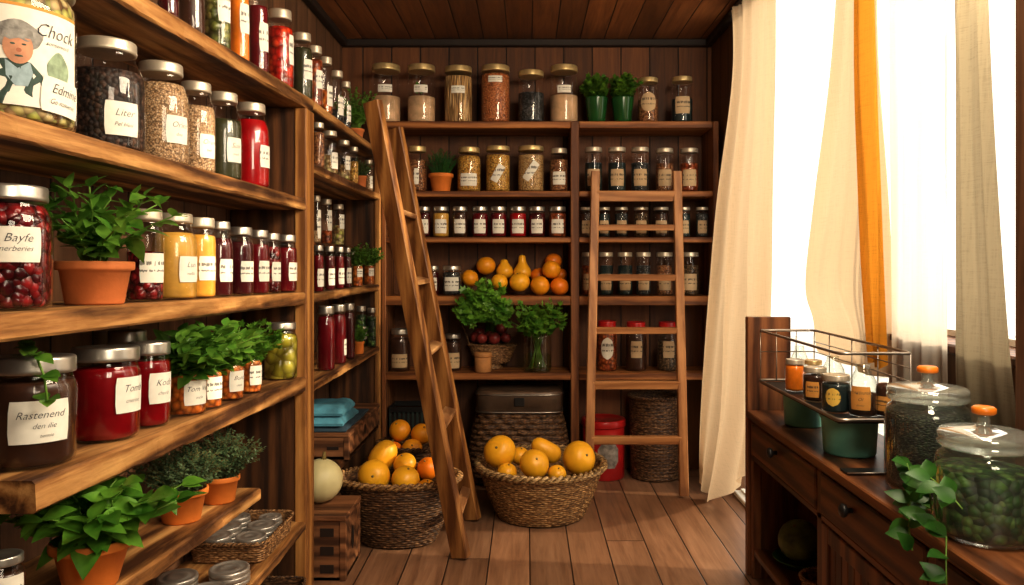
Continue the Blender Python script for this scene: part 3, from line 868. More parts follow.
for (u, v, a, b) in ((-.031, .042, .0045, .0022), (-.011, .043, .0045, .0022), (-.02, .016, .008, .0022)):
    blob(oval(u, v, a, b, 10), .15, 0, 'portraitcoat', 5, 'printed_feature', wl)
blob(oval(-.02, .029, .005, .005, 10), .15, 0, 'plumprint', 4, 'printed_nose', wl)
label_patch(r*1.014, ca-.4, .203, .298, .005, 0, 28, 0).build('printed_band', M['labelorangeplain'], wl)
mb = MB(); vs, fs = text_mesh('Chock', .034); bend(mb, [(a*.9+.048, b+.068) for a, b, *_ in vs], fs, r*1.018, ca, .098)
vs, fs = text_mesh('sonserverd', .011); bend(mb, [(a+.052, b+.047) for a, b, *_ in vs], fs, r*1.018, ca, .098); mb.build('lettering', M['ink'], wl)
tg = label_patch(r*1.026, ca+.062/r, .052, .092, .064, -.08, 12, .1).build('label', M['labelplain'], chef)
mb = MB(); vs, fs = text_mesh('Edmine', .026); bend(mb, [(a*.85+.005, b+.012) for a, b, *_ in vs], fs, r*1.034, ca+.062/r, .052, 0, -.08)
vs, fs = text_mesh('Ge mmenie', .015); bend(mb, [(a*.85, b-.012) for a, b, *_ in vs], fs, r*1.034, ca+.062/r, .052, 0, -.08); mb.build('lettering', M['ink'], tg)

W2 = lambda a, b: [(a, .05, .17, .3), (b, .02, -.17, .17)]
A('wide jar of black peppercorns with a silver lid, second shelf', 107, -.955, S2, .079, .25, 'pepper', fill=.83, lid='cream', shape='tall', lz=(.12, .42), lw=.95, ang=-38, text=W2('Liter', 'Pel bleu'), name='peppercorn_jar')
A('jar of tan rice with cream lid beside the peppercorns', 161, -.948, S2, .068, .262, 'rice', fill=.92, lid='cream', shape='tall', lz=(.2, .47), lw=.95, ang=-28, text=W2('Orini', 'dou'), name='grain_jar')
A('slim jar of tan grain, second of two grain jars on the second shelf', 196, -.935, S2, .052, .255, 'rice', fill=.85, lid='cream', shape='tall', lz=(.16, .42), lw=1.0, ang=-28, text=W2('Oren', 'bell'), name='grain_jar')
A('dark olive jar between tan grain and bright red jar', 223, -.935, S2, .055, .268, 'olivedark', fill=.8, lid='cream', shape='tall', lz=(.2, .48), lw=1.0, ang=-28, text=W2('Suir', 'mell'))
A('bright crimson bottle jar at the far end of the second shelf', 251, -.935, S2, .06, .285, 'redjam', fill=.93, lid='cream', shape='tall', lz=(.24, .5), lw=.95, ang=-15)
# top shelf
def TOP(label, px, w, topy, cont, zf=S1, lid='cream', shape='store', h=None, **k):
    d0 = .9*F/(VX-px); r = w*.5*d0/F; X, y = edge(px, r); r = w*.5*y/F; X, y = edge(px, r)
    if h is None: h = (VY-topy)*y/F - zf(y)
    k.setdefault('ang', -30); k.setdefault('lw', 1.3)
    return jar(label, X, y, zf(y), r, h, cont, shape=shape, lid=lid, group=k.pop('group', GA), rx=sl(zf), **k)
TOP('dark purple jar, nearest of the row on the highest left shelf', 168, 20, 0, 'darkjam', h=.27, lz=(.3, .65))
TOP('brown-black jar next to the purple one on the highest left shelf', 192, 24, 0, 'brown', h=.275, lz=(.34, .7))
TOP('green pickle jar with a large label on the highest left shelf', 218, 25, 0, 'pickle', h=.28, lz=(.28, .66))
TOP('bright orange jar between green pickle and rusty red jars', 240, 19, -12, 'orange', h=.285, lz=(.3, .62))
TOP('rusty red jar between the orange and tomato jars up high', 259, 19, -3, 'cherry', h=.285, lz=(.25, .58))
TOP('tall jar of whole red tomatoes on the highest left shelf', 281, 25, 4.5, 'tomato', h=.288, lz=(.3, .68), ang=-5, lw=1.0, shape='mason')
GB = 'jars on the shelves behind the ladder'
TOP('dark olive jar just past the tomatoes above the post', 303, 19, 28, 'olivedark', h=.268, lid='cream', shape='mason', lz=(.3, .6))
TOP('reddish brown jar second past the tomatoes on the high row', 315, 15, 41, 'rust', h=.262, zf=B1, shape='mason', lz=(.3, .6), group=GB)
TOP('clear jar half full of orange pieces on the high row', 326, 13, 54, 'carrot', fill=.5, h=.26, zf=B1, shape='mason', lz=(.15, .5), group=GB)
TOP('clear labelled jar, second before the small basil pot up high', 337, 13, 64, 'charcoal', fill=.3, h=.25, zf=B1, shape='mason', lz=(.15, .5), group=GB)
TOP('clear labelled jar right beside the small basil pot up high', 346, 10, 75, 'charcoal', fill=.3, h=.235, zf=B1, shape='mason', lz=(.15, .5), group=GB)

# third shelf
A('dark jar of whole red berries at the near end, silver lid', 6, -.962, S3, .074, .228, 'berry', fill=.98, lid='silver', lz=(.38, .66), lw=1.35, ang=-50, text=[('Bayfe', .1, .18, .34), ('Gnerberies', .02, -.12, .22)])
A('berry jar partly hidden behind the leafy terracotta pot', 145, -.955, S3, .043, .228, 'berry', fill=.62, lid='cream', lz=(.2, .52), lw=1.6, ang=-35)
A('large mustard yellow jar beside the leafy terracotta pot', 174, -.942, S3, .057, .228, 'mustard', lid='cream', shape='tall', lz=(.2, .5), lw=1.1, ang=-22, text=W2('Lun', 'mellin'))
A('slimmer honey yellow jar next to the mustard jar', 200, -.925, S3, .042, .226, 'honey', lid='cream', shape='mason', lz=(.22, .52), lw=1.3, ang=-35)
A('dark wine jar directly after the honey yellow jar', 219, -.92, S3, .039, .224, 'darkjam', lid='silver', shape='tall', lz=(.2, .5), lw=1.25, ang=-30)
A('near-black preserve jar, fourth from the post on the third shelf', 240, -.92, S3, .041, .218, 'darkjam', lid='silver', lz=(.2, .5), lw=1.3, ang=-30)
A('cherry red jar, third from the post on the third shelf', 258, -.918, S3, .037, .218, 'cherry', lid='silver', lz=(.2, .52), lw=1.3, ang=-30)
A('half-hidden cherry red jar, second from the post on the third shelf', 271, -.925, S3, .034, .216, 'berry', lid='silver', lz=(.2, .52), lw=1.3, ang=-30)
A('deep red jar standing against the post on the third shelf', 286, -.917, S3, .040, .218, 'cherry', lid='silver', lz=(.2, .52), lw=1.3, ang=-22)

# fourth shelf
A('brown preserve jar with a green sprig across its lid', 30, -.955, S4, .078, .206, 'brown', shape='jam', lid='silver', lz=(.24, .62), lw=1.35, ang=-46, text=[('Rastenend', .0, .16, .25), ('den ilie', .06, -.1, .18), ('tennie', .1, -.33, .12)])
A('largest crimson jam jar with a wide silver lid', 104, -.952, S4, .073, .206, 'crimson', shape='jam', lid='silver', lz=(.3, .68), lw=1.1, ang=-14, text=W2('Tomb', 'cnerine'))
A('smaller crimson jam jar behind the largest one', 148, -.935, S4, .05, .206, 'crimson', shape='jam', lid='silver', lz=(.28, .64), lw=1.4, ang=-24, text=W2('Kodr', 'cherie'))
A('dark jar in the back row whose lid shows behind crimson jars', 126, -1.085, S4, .05, .225, 'darkjam', shape='jam', lid='silver', lab=None)
A('jar of whole green olives against the post', 280.5, -.932, S4, .062, .213, 'olive', lid='silver', lab=None, shape='mason', fill=.92, name='olive_jar')
# small preserve jars grown over with herbs on the fourth shelf
def herb_jar(label, X, y, zf, r, h, cont, text=None, fol=None, leafm='mint', group='herb-topped jars on the fourth left shelf', **k):
    t = jar(label, X, y, zf(y), r, h, cont, fill=1.0, lid=None, shape='store', rx=sl(zf), name='herb_jar', cat='jar with herbs', group=group, text=text, seg=24, **k)
    z = zf(y)+H
    def go():
        lv, st = foliage((X, y, z+h*.8), skip=t.name, **fol)
        rm = Matrix.Rotation(-sl(zf), 4, 'X')
        for m, nm, mt in ((lv, 'foliage', leafm), (st, 'stems', 'stem')):
            if m.v:
                o = m.build(nm, M[mt], t, (X, y, z+.0012)); o.rotation_euler = (-sl(zf), 0, 0)
    LATER.append(go)
    return t
mint = dict(n=26, height=.135, spread=.10, L=.066, W=.046, nodes=6, lean=(.035, -.02, 0), start=.1)
lm4 = lambda p: p[2] < 1.155 or (p[0] > -.855 and p[2] < 1.22)
for (lb, px, r, h, tx, sd, lf) in [('orange preserve jar under broad mint leaves, nearest of four', 186, .05, .125, 'Tom Vite', 3, 'mint'),
                                ('orange preserve jar under mint, second of the four herb-topped jars', 208, .037, .12, None, 4, 'mint'),
                                ('orange preserve jar under parsley, third of the four herb-topped jars', 230, .039, .12, 'Bunti', 5, 'parsley'),
                                ('orange preserve jar under parsley, beside the green olives', 250, .036, .12, None, 6, 'parsley')]:
    X = -.872 - r; y = lx(px, X)
    ylo, yhi = {3: (0, 2.137), 4: (2.139, 2.315), 5: (2.317, 2.48), 6: (2.482, 9)}[sd]
    f = dict(mint); f['seed'] = sd; f['lim'] = (lambda a, b: lambda p: lm4(p) and a < p[1] < b)(ylo, yhi)
    if lf == 'parsley': f.update(kind='lobed', L=.034, n=40, nodes=8, height=.14, spread=.085)
    herb_jar(lb, X, y, S4, r, h, 'carrot', [(tx, .05, .15, .3), ('melin', .05, -.2, .16)] if tx else None, f, lf, lz=(.22, .74), lw=1.5, ang=-30)

# ------------------------------------------------------------------ potted plants on the near left shelves
yb = lx(95, -.955)
pot_plant('potted_herb', 'leafy herb in a terracotta pot between berry jars, third shelf', -.955, yb, S3(yb), .079, .094, 'terra', sl(S3), .74, 'potted herbs on the left shelves', 'potted plant',
    dict(n=17, height=.19, spread=.15, L=.062, W=.038, nodes=6, seed=11, lean=(.02, -.03, .0), lim=lambda p: p[0] > XL+.02 and (p[2] < H+.19 or (p[0] > -.845 and p[2] < H+.225)), stem_r=.0026), 'mint')
yb = 1.606
pot_plant('potted_basil', 'large basil in a terracotta pot on the lowest planted shelf', -.922, yb, S5(yb), .081, .098, 'terraor', sl(S5), .64, 'potted herbs on the left shelves', 'potted plant',
    dict(n=24, height=.17, spread=.16, L=.085, W=.058, nodes=5, seed=12, lean=(.02, .0, .0), up=.4, lim=lambda p: p[0] > XL+.02 and (p[2] < H-.462-(p[1]-1.6)*.03 or (p[0] > -.842 and p[2] < H-.41)), stem_r=.0026), 'basil')
thy = dict(n=120, kind='tiny', L=.015, W=.009, nodes=18, pairs=2, height=.125, spread=.09, stem_r=.0009, start=.15, up=.35, jitter=.5, rbase=.04)
yb = 2.085
pot_plant('potted_thyme', 'dark thyme in a terracotta pot behind the basil', -.948, yb, S5(yb), .068, .088, 'terraor', sl(S5), .72, 'potted herbs on the left shelves', 'potted plant', dict(thy, seed=13, lim=lambda p: p[0] > XL+.02 and p[1] < 2.185), 'thyme', 'stalk')
yb = 2.285
pot_plant('potted_thyme', 'grey-green thyme in the smaller terracotta pot at the shelf end', -.925, yb, S5(yb), .058, .078, 'terraor', sl(S5), .76, 'potted herbs on the left shelves', 'potted plant', dict(thy, seed=14, height=.15, spread=.1, lim=lambda p: p[0] > XL+.02 and p[1] > 2.187), 'thyme', 'stalk')
jar('small white-labelled jar at the bottom left edge of the view', -.975, 1.40, S5(1.40), .042, .13, 'brown', lid='silver', lz=(.2, .75), lw=2, ang=-50, group=GA, rx=sl(S5))
# sprig lying over the brown jar
def sprig():
    t = thing('leaf_sprig', 'green leafy sprig draped over the lid of the brown jar', 'sprig', (-.93, 1.42, H-.15))
    path = [(-.99, 1.50, H-.172), (-.955, 1.455, H-.166), (-.925, 1.41, H-.168), (-.888, 1.376, H-.172), (-.868, 1.366, H-.205), (-.858, 1.36, H-.25)]
    mb = MB(); mb.tube(path, .0022, 6); mb.build('stem', M['stem'], t, (-.93, 1.42, H-.15))
    mb = MB(); rr = random.Random(5)
    for i, p in enumerate(path):
        for k in (-1, 1):
            for q in range(2):
                d = Vector((.5*k + rr.uniform(-.2, .2), -.5*k + rr.uniform(-.3, .3), rr.uniform(-.1, .35)))
                vs, fs = leaf_pts(Vector(p)+Vector((0, 0, .003)), d, Vector((.4, -.6, 1)), rr.uniform(.03, .052), .026, .15)
                if all(free(v) and v[2] < H-.145 for v in vs): mb.add(vs, fs, 0, True)
    mb.build('leaves', M['mint'], t, (-.93, 1.42, H-.15))
LATER.append(sprig)
# ------------------------------------------------------------------ trays and jar lids on the bottom left shelf
def tray(name, label, x0, x1, y0, y1, z, h, mat):
    hx, hy = (x1-x0)/2, (y1-y0)/2; cx, cy = (x0+x1)/2, (y0+y1)/2
    t = thing(name, label, 'tray', (cx, cy, z), 'woven trays low on the left')
    rf = sq(hx, hy, .95, 1.0, 9); mb = MB(); wicker_surface(mb, rf, .003, h, 60, 8, .003)
    rfi = sq(hx*.95, hy*.96, .95, 1.0, 9)
    mb.grid(lambda u, v: (*rfi(2*PI*u, 1-v)[:2], .008+(h-.008)*(1-v)), 80, 4, 0, True, wrap=True)
    k = [rf(2*PI*i/80, 0)[:2] for i in range(80)]
    mb.add([(a, b, .004) for a, b in k] + [(a*.98, b*.98, .008) for a, b in k], [tuple(range(80))[::-1], tuple(range(80, 160))])
    mb.build('woven_body', M[mat], t)
    mb = MB(); rim_rope(mb, rf, 1.0, h, .006, 30, 2, 240); mb.build('rim', M[mat], t)
    return t
z6 = S6(0)+H+.0012
tray('woven_tray', 'shallow tan woven tray of jar lids on the bottom left shelf', -1.135, -.876, 2.53, 2.87, z6, .066, 'wickertan')
tray('woven_tray', 'dark woven tray on the floor under the bottom left shelf', -1.10, -.845, 2.58, 2.92, .001, .085, 'wickerdk')
def lid_stack(label, x, y, z, r, n):
    t = thing('jar_lid', label, 'jar lids', (x, y, z), 'stacked silver jar lids on the bottom left shelf')
    h = .0
    for k in range(n):
        mb = MB(); a = r*R.uniform(.96, 1.0); hh = .016; dx, dy = R.uniform(-.002, .002), R.uniform(-.002, .002)
        if k < n-1: mb.lathe([(0.0001, h), (a*.98, h), (a, h+.003), (a, h+hh-.004), (a*.97, h+hh-.001), (0.0001, h+hh-.001)], 32, dx, dy)
        else: mb.lathe([(0.0001, h), (a*.98, h), (a, h+.003), (a, h+hh-.004), (a*.96, h+hh), (a*.86, h+hh), (a*.83, h+hh-.003), (a*.6, h+hh-.003), (a*.57, h+hh-.001), (a*.3, h+hh-.001), (a*.27, h+hh-.003), (0.0001, h+hh-.002)], 32, dx, dy)
        mb.build('screw_band', M['lidsteel'], t); h += hh
    return t
for (x, y, n, lb) in [(-.945, 2.60, 4, 'stack of silver lids at the near front corner of the tan tray'), (-1.065, 2.605, 4, 'stack of silver lids at the near back corner of the tan tray'),
                      (-.945, 2.715, 4, 'stack of silver lids at the middle front of the tan tray'), (-1.065, 2.70, 4, 'stack of silver lids at the middle back of the tan tray'),
                      (-.945, 2.80, 4, 'stack of silver lids at the far front corner of the tan tray'), (-1.06, 2.803, 4, 'stack of silver lids at the far back corner of the tan tray')]:
    lid_stack(lb, x, y, z6+.0095, .041 if y > 2.75 else .052, n)
for (x, y, n, lb) in [(-.935, 2.39, 3, 'stack of silver lids on bare wood closest to the tan tray'), (-.94, 2.23, 3, 'stack of silver lids on bare wood in front of the others'), (-1.07, 2.33, 3, 'stack of silver lids on bare wood against the wall')]:
    lid_stack(lb, x, y, z6, .062, n)

# ------------------------------------------------------------------ shelves behind the ladder
yb = 4.11
pot_plant('potted_herb', 'small basil in a terracotta pot on the high row behind the ladder', -.925, yb, B1(yb), .046, .062, 'terra', 0, .74, 'small herb pots behind the ladder', 'potted plant',
    dict(n=38, kind='leaf', height=.23, spread=.12, L=.03, W=.02, nodes=8, seed=21, lim=lambda p: p[0] > XL+.02 and p[1] < 4.44), 'mint')
def BJ(label, px, w, h, cont, zf, lid='cream', X=None, **k):
    d0 = .9*F/(VX-px); r = w*.5*d0/F
    if X is None: X, y = edge(px, r, .008); r = w*.5*y/F; X, y = edge(px, r, .008)
    else: y = lx(px, X); r = w*.5*y/F
    k.setdefault('ang', -30); k.setdefault('lz', (.12, .5)); k.setdefault('seg', 20)
    return jar(label, X, y, zf(y), r, h, cont, shape=k.pop('shape', 'mason'), lid=lid, group=GB, **k)
BJ('clear jar of brown spice beside the post, second shelf behind ladder', 318.5, 12, .195, 'cinnamon', B2, fill=.9, lab=None)
BJ('clear jar of pale and yellow layers, second from the post', 330, 15.5, .198, 'mixed', B2, fill=.5)
BJ('clear jar of mixed grain with yellow base, third from the post', 344, 12.5, .195, 'mixed', B2, fill=.45, lz=(.25, .6))
BJ('narrow jar of amber grain beside the small thyme pot', 354, 9, .19, 'corn', B2, fill=.7, lab=None)
yb = 4.13
pot_plant('potted_thyme', 'tiny thyme in an orange pot, second shelf behind the ladder', -.905, yb, B2(yb), .036, .066, 'terra', 0, .78, 'small herb pots behind the ladder', 'potted plant',
    dict(thy, seed=22, n=34, height=.1, spread=.055, nodes=12, L=.014, W=.009, rbase=.02, lim=lambda p: p[2] < H+.605), 'thyme')
BJ('white-labelled jar behind the ladder rail past the thyme pot', 369, 7.5, .185, 'rice', B2, X=-.91, fill=.6)
BJ('clear jar standing by the post on the narrow back riser', 316.5, 9, .232, 'rice', B3, X=-1.025, fill=.3, lz=(.1, .7))
BJ('clear jar of red peppers on the narrow back riser', 326.5, 11, .232, 'rust', B3, X=-1.03, fill=.35, lz=(.3, .75))
BJ('jar of yellow pickles at the end of the narrow back riser', 338.5, 11.5, .225, 'mixed', B3, X=-1.035, fill=.55, lz=(.4, .75))
BJ('small dark red jar by the post, shelf behind the ladder', 318.5, 10.5, .2, 'cherry', B4, lid='silver', lw=2)
BJ('small dark red jar second from the post, shelf behind ladder', 329.5, 10.5, .2, 'darkjam', B4, lid='silver', lw=2)
BJ('small dark red jar third from the post, shelf behind ladder', 339.5, 9.5, .2, 'cherry', B4, lid='silver', lw=2)
BJ('small dark red jar fourth from the post, next to green herbs', 347.5, 8, .2, 'darkjam', B4, lid='silver', lw=2)
BJ('jar with a pale lid in the row behind the small herbs', 352, 9, .19, 'pickle', B4, X=-.985, lid='silver', lab=None)
for (lb, px, w, sd) in [('small orange jar sprouting green herbs, nearer of the pair', 357.5, 10.5, 31), ('small orange jar sprouting green herbs, farther of the pair', 369, 10, 32)]:
    d0 = .9*F/(VX-px); r = w*.5*d0/F; X, y = edge(px, r, .006)
    herb_jar(lb, X, y, B4, r, .125, 'carrot', None, dict(n=34, kind='leaf', height=.12, spread=.06, L=.024, W=.016, nodes=7, seed=sd, lim=lambda p: p[1] < 4.43 and p[2] < H+.16, lean=(.02, 0, 0)), 'mint', group='herb-topped jars behind the ladder', lz=(.4, .75), lw=1.5, ang=-40)
BJ('tall wine red jar by the post on the lower shelf behind ladder', 326, 18, .29, 'cherry', B5, lid='silver', lab=None, fill=.97)
BJ('tall wine red jar with a slim white label, middle of three', 338.5, 15.5, .285, 'cherry', B5, lid='silver', lz=(.15, .42), lw=.8, ang=-10, fill=.97)
BJ('tall dark red jar, farthest of the three tall ones by the post', 349, 12, .28, 'darkjam', B5, lid='silver', lab=None, fill=.97)
yb = 4.06
pot_plant('potted_herb', 'tiny sprouting herb in an orange pot beside tall wine red jars', -.897, yb, B5(yb), .029, .066, 'terraor', 0, .8, 'small herb pots behind the ladder', 'potted plant',
    dict(n=26, height=.1, spread=.045, L=.02, W=.014, nodes=6, seed=23, rbase=.015), 'mint')
BJ('clear speckled jar with a white label behind the tiny orange pot', 361, 11, .235, 'herbgreen', B5, X=-.955, lid='silver', lz=(.2, .5))
BJ('small green jar at the far end of the lower shelf behind ladder', 371.5, 9, .225, 'herbgreen', B5, X=-.893, lid='silver', lab=None)

# crates, cloth, melon
def crate(name, label, x0, x1, y0, y1, z0, z1, front=True, group='old wooden crates in the left corner', slots=3):
    t = thing(name, label, 'crate', ((x0+x1)/2, (y0+y1)/2, z0), group); off = ((x0+x1)/2, (y0+y1)/2, z0)
    w = .014
    mb = MB(); mb.box(x0, x1, y0, y0+w, z0, z1-.022, 0, .002); mb.box(x0, x1, y1-w, y1, z0, z1-.022, 0, .002)
    mb.box(x0, x0+w, y0+w, y1-w, z0, z1-.022); mb.box(x1-w, x1, y0+w, y1-w, z0, z1-.022); mb.box(x0, x1, y0, y1, z0+.001, z0+.014)
    mb.build('box', M['crate'], t, off)
    mb = MB(); mb.box(x0-.008, x1+.008, y0-.008, y1+.008, z1-.022, z1, 0, .004); mb.build('crate_lid', M['crate'], t, off)
    for (xa, ya) in ((x1, y0), (x1, y1), (x0, y0)):
        mb = MB(); mb.box(xa-.02, xa+.005, ya-.005 if ya == y0 else ya-.02, ya+.02 if ya == y0 else ya+.005, z0, z1-.023, 0, .002); mb.build('corner_post', M['crate'], t, off)
    hh = z1-.022-z0
    for k in range(slots):
        zz = z0 + hh*(k+.65)/(slots+.3); mb = MB()
        mb.box(x1-.10, x1-.045, y0-.0022, y0+.003, zz-hh*.07, zz+hh*.07); mb.build('slot', M['trim'], t, off)  # dark strip laid on the solid face, the shade of a slot as colour
    mb = MB(); zz = (z0+z1)/2
    n = 20; cy = (y0+y1)/2
    mb.add([(x1+.0025, cy, zz)] + [(x1+.0025, cy + .035*math.cos(2*PI*i/n)*(.6), zz + .05*math.sin(2*PI*i/n)*min(1, hh/.2)) for i in range(n)], [(0, 1+i, 1+(i+1) % n) for i in range(n)])
    mb.build('handle_hole_shade', M['trim'], t, off)  # flat dark oval painting the shade of a hand hole, nothing is cut
    return t
crate('wooden_crate', 'reddish wooden crate on the floor beside the large fruit basket', -1.10, -.742, 3.095, 3.36, .001, .268)
crate('wooden_crate', 'wooden crate on the low shelf with blue cloth on top', -1.13, -.845, 3.59, 4.33, B6(0)+H+.0012, H-.805, slots=1)
t = thing('folded_cloth', 'stack of folded blue cloths on the upper crate', 'cloth', (-.98, 3.78, H-.804), None)
def fold(mb, x0, x1, y0, y1, z, th, seed, droop=0.0):
    rr = random.Random(seed); ph = rr.uniform(0, 9); nx, ny = 16, 20; vs = []
    def P(u, v, top):
        x = x0+(x1-x0)*u; y = y0+(y1-y0)*v
        wv = .5*noise.noise((x*11+ph, y*8, 1)) + .5*noise.noise((x*24+ph, y*19, 4))
        ed = min(u, 1-u, v, 1-v); rd = 1 - (1-min(1, ed/.12))**2
        zz = z + (th*(.35+.65*rd) + .012*wv*rd if top else th*.06*(1-rd))
        return (x + .008*noise.noise((y*14+ph, z*9, 0)), y, zz - droop*max(0, u-.82)*(1 if top else 1))
    mb.grid(lambda u, v: P(u, v, True), nx, ny); mb.grid(lambda u, v: P(1-u, v, False), nx, ny)
    for (f) in (lambda s: (s, 0), lambda s: (s, 1), lambda s: (0, s), lambda s: (1, s)):
        mb.grid(lambda s, q: P(*f(s), False) if q < .5 else P(*f(s), True), 16, 1)
off = (-.98, 3.78, H-.804)
for k, (x0, x1, y0, y1, z, th, mt) in enumerate([(-1.1, -.855, 3.585, 4.12, .0, .018, 'denimdk'), (-1.1, -.875, 3.60, 3.92, .022, .042, 'denim'), (-1.1, -.88, 3.62, 3.90, .066, .042, 'denim')]):
    mb = MB(); fold(mb, x0, x1, y0, y1, H-.804+z+.001, th, 40+k); mb.build('cloth_layer', M[mt], t, off)
fruit('melon', 'pale green melon squash on top of the lower crate', 'melon', -.885, 3.265, .2695+.093, .092, 'palesq', 'melon', (0, .12, .3), stemup=.03)

# ------------------------------------------------------------------ jars on the back wall
ORD = ['first', 'second', 'third', 'fourth', 'fifth', 'sixth', 'seventh', 'eighth']
def BK(label, px, w, topy, cont, row, lid='gold', lab='label', d=None, group=None, gap=.02, **k):
    zs = T[row]; d = d or (YS + gap + w*.5*4.55/F); r = w*.5*d/F*.97; x = (px-VX)*d/F
    h = (VY-topy)*d/F - zs
    k.setdefault('ang', -90 - math.degrees(math.atan2(x, d))*.6); k.setdefault('seg', 24)
    return jar(label, x, d, zs, r, h, cont, lid=lid, lab=lab, group=group, **k)
G1 = 'large storage jars along the top of the back shelves'
st = dict(shape='store', lz=(.5, .63), lw=1.0, group=G1, name='storage_jar')
BK('big clear jar half full of tan flour, by the left ladder top', 386, 30, 66, 'flour', 0, fill=.52, **st)
fj = BK('big clear jar of tan flour with a green sprig inside', 421.5, 29, 66.5, 'flour', 0, fill=.52, **st)
BK('big jar packed with long pale pasta', 458.5, 29, 68, 'pasta', 0, fill=.95, **st)
BK('big jar full of orange-brown lentils', 495.5, 30, 67, 'lentil', 0, fill=.98, **{**st, 'lz': (.68, .79)})
BK('big jar of charcoal black seeds on the top back row', 531, 27, 72, 'charcoal', 0, fill=.66, **{**st, 'lab': None})
BK('big clear jar half full of tan flour, right of black seeds', 564, 29, 67, 'flour', 0, fill=.55, **st)
G1b = 'dim jars on the top right of the back shelves'
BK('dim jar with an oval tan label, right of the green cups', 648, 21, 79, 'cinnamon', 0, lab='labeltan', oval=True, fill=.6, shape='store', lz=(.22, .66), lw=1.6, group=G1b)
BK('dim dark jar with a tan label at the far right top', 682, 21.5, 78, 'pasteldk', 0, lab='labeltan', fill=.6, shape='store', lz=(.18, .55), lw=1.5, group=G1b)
mb = MB(); rr = random.Random(2)
for k in range(9):
    p = Vector((-.035 + .04*rr.random(), -.03 + .02*rr.random(), .175 + .05*rr.random()))
    vs, fs = leaf_pts(p, Vector((rr.uniform(-.3, .5), rr.uniform(-.4, .3), rr.uniform(.1, 1))), Vector((0, -1, .6)), .038, .02, .2); mb.add(vs, fs, 0, True)
mb.build('sprig', M['mint'], fj)
def cup(label, px, seed):
    d = 4.57; x = (px-VX)*d/F; z = T[0]+H+.0012; r = .069
    t = thing('potted_parsley', label, 'potted plant', (x, d, z), 'green cups of parsley on the top back shelf')
    mb = MB(); h = .155
    mb.lathe([(0.0001, 0), (r*.72, 0), (r*.75, .004), (r*.99, h-.006), (r, h), (r*.95, h), (r*.93, h-.02), (0.0001, h-.02)], 28); mb.build('cup', M['greenpot'], t)
    CYL.append((x, d, r, z, z+h, t.name))
    def go():
        lv, sm = foliage((x, d, z+h-.02), n=60, height=.155, spread=.10, L=.04, W=.03, kind='lobed', nodes=7, seed=seed, skip=t.name, lim=lambda p: p[1] < YB-.02 and (p[0]-.494)*(1 if px > 610 else -1) > .001)
        lv.build('foliage', M['parsley'], t, (x, d, z)); sm.build('stems', M['stem'], t, (x, d, z))
    LATER.append(go)
cup('glossy green cup of parsley, left of the pair', 596.5, 41); cup('glossy green cup of parsley, right of the pair', 622.5, 42)

G2 = 'jars on the second back shelf, left bay'
BK('clear jar of brown beans on the second back shelf behind ladder', 417, 21, 147, 'cinnamon', 1, fill=.8, lz=(.15, .5), lw=.5, group=G2)
yb = 4.55; xb = (441-VX)*yb/F
pot_plant('potted_chives', 'spiky chives in an orange terracotta pot, second back shelf', xb, yb, T[1], .075, .108, 'terraor', 0, .72, None, 'potted plant',
   dict(n=90, kind='leaf', height=.15, spread=.06, L=.05, W=.004, nodes=2, pairs=1, start=.6, seed=43, stem_r=.0022, up=.95, jitter=.06, rbase=.05), 'chive', 'chive')
BK('jar of yellow corn with a squarish label beside the chives', 469, 24.5, 148, 'corn', 1, fill=.93, lz=(.12, .4), lw=1.5, group=G2, shape='mason')
BK('jar of amber grain with a slanted label, second back shelf', 498, 25, 147, 'lentil' if False else 'corn', 1, fill=.93, lz=(.3, .48), lw=1.5, lrot=1.05, group=G2, shape='store')
BK('jar of pale wheat with a slanted label, second back shelf', 531, 27, 147, 'wheat', 1, fill=.93, lz=(.35, .53), lw=1.6, lrot=.95, group=G2, shape='store')
BK('narrower jar of reddish grain beside the central upright', 559, 19, 149, 'cinnamon', 1, fill=.85, lz=(.15, .45), lw=1.5, group=G2, lid='cream')
G2b = 'dim spice jars on the second back shelf, right bay'
for i, (px, w, c) in enumerate([(593.5, 18, 'pasteldk'), (617, 18.5, 'pasteldk'), (640, 18.5, 'charcoal'), (664.5, 18.5, 'cinnamon'), (689, 19, 'rust')]):
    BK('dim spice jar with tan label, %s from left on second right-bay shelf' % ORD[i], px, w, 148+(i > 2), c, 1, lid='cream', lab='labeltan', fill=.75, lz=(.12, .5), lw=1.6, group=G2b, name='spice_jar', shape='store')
G3 = 'small preserve jars on the third back shelf, left bay'
for i, (px, w, c, lk) in enumerate([(424, 13.5, 'darkjam', 'dark'), (441, 17, 'mustard', 'golden yellow'), (460, 16, 'brown', 'brown'), (480, 17, 'cherry', 'cherry red'), (498.5, 17, 'cherry', 'dark cherry'), (518, 17.5, 'redjam', 'bright red'), (537, 17, 'darkjam', 'wine-dark'), (557.5, 18, 'rust', 'brownish red')]):
    BK('small %s preserve jar, %s from left, third back shelf' % (lk, ORD[i]), px, w, 207, c, 2, lid='silver', lz=(.12, .58), lw=1.55, group=G3, name='preserve_jar', shape='jam', seg=20)
G3b = 'small dim jars on the third back shelf, right bay'
for i, (px, w) in enumerate([(586, 12), (604, 13), (621.5, 14), (641, 15), (661, 16), (684, 13), (702, 13)]):
    BK('small dim jar with tan label, %s from left, third right-bay shelf' % ORD[i], px, w, 207.5, ['brown', 'pasteldk', 'charcoal', 'spice'][i % 4], 2, lid='cream', lab='labeltan', lz=(.12, .55), lw=1.6, group=G3b, name='spice_jar', shape='store', seg=18)
G4 = 'jars on the fourth back shelf'
BK('small jar with white label beside the ladder on the fruit shelf', 433, 12.5, 266, 'darkjam', 3, lid='silver', lz=(.15, .6), lw=1.5, group=G4, shape='jam', d=4.56)
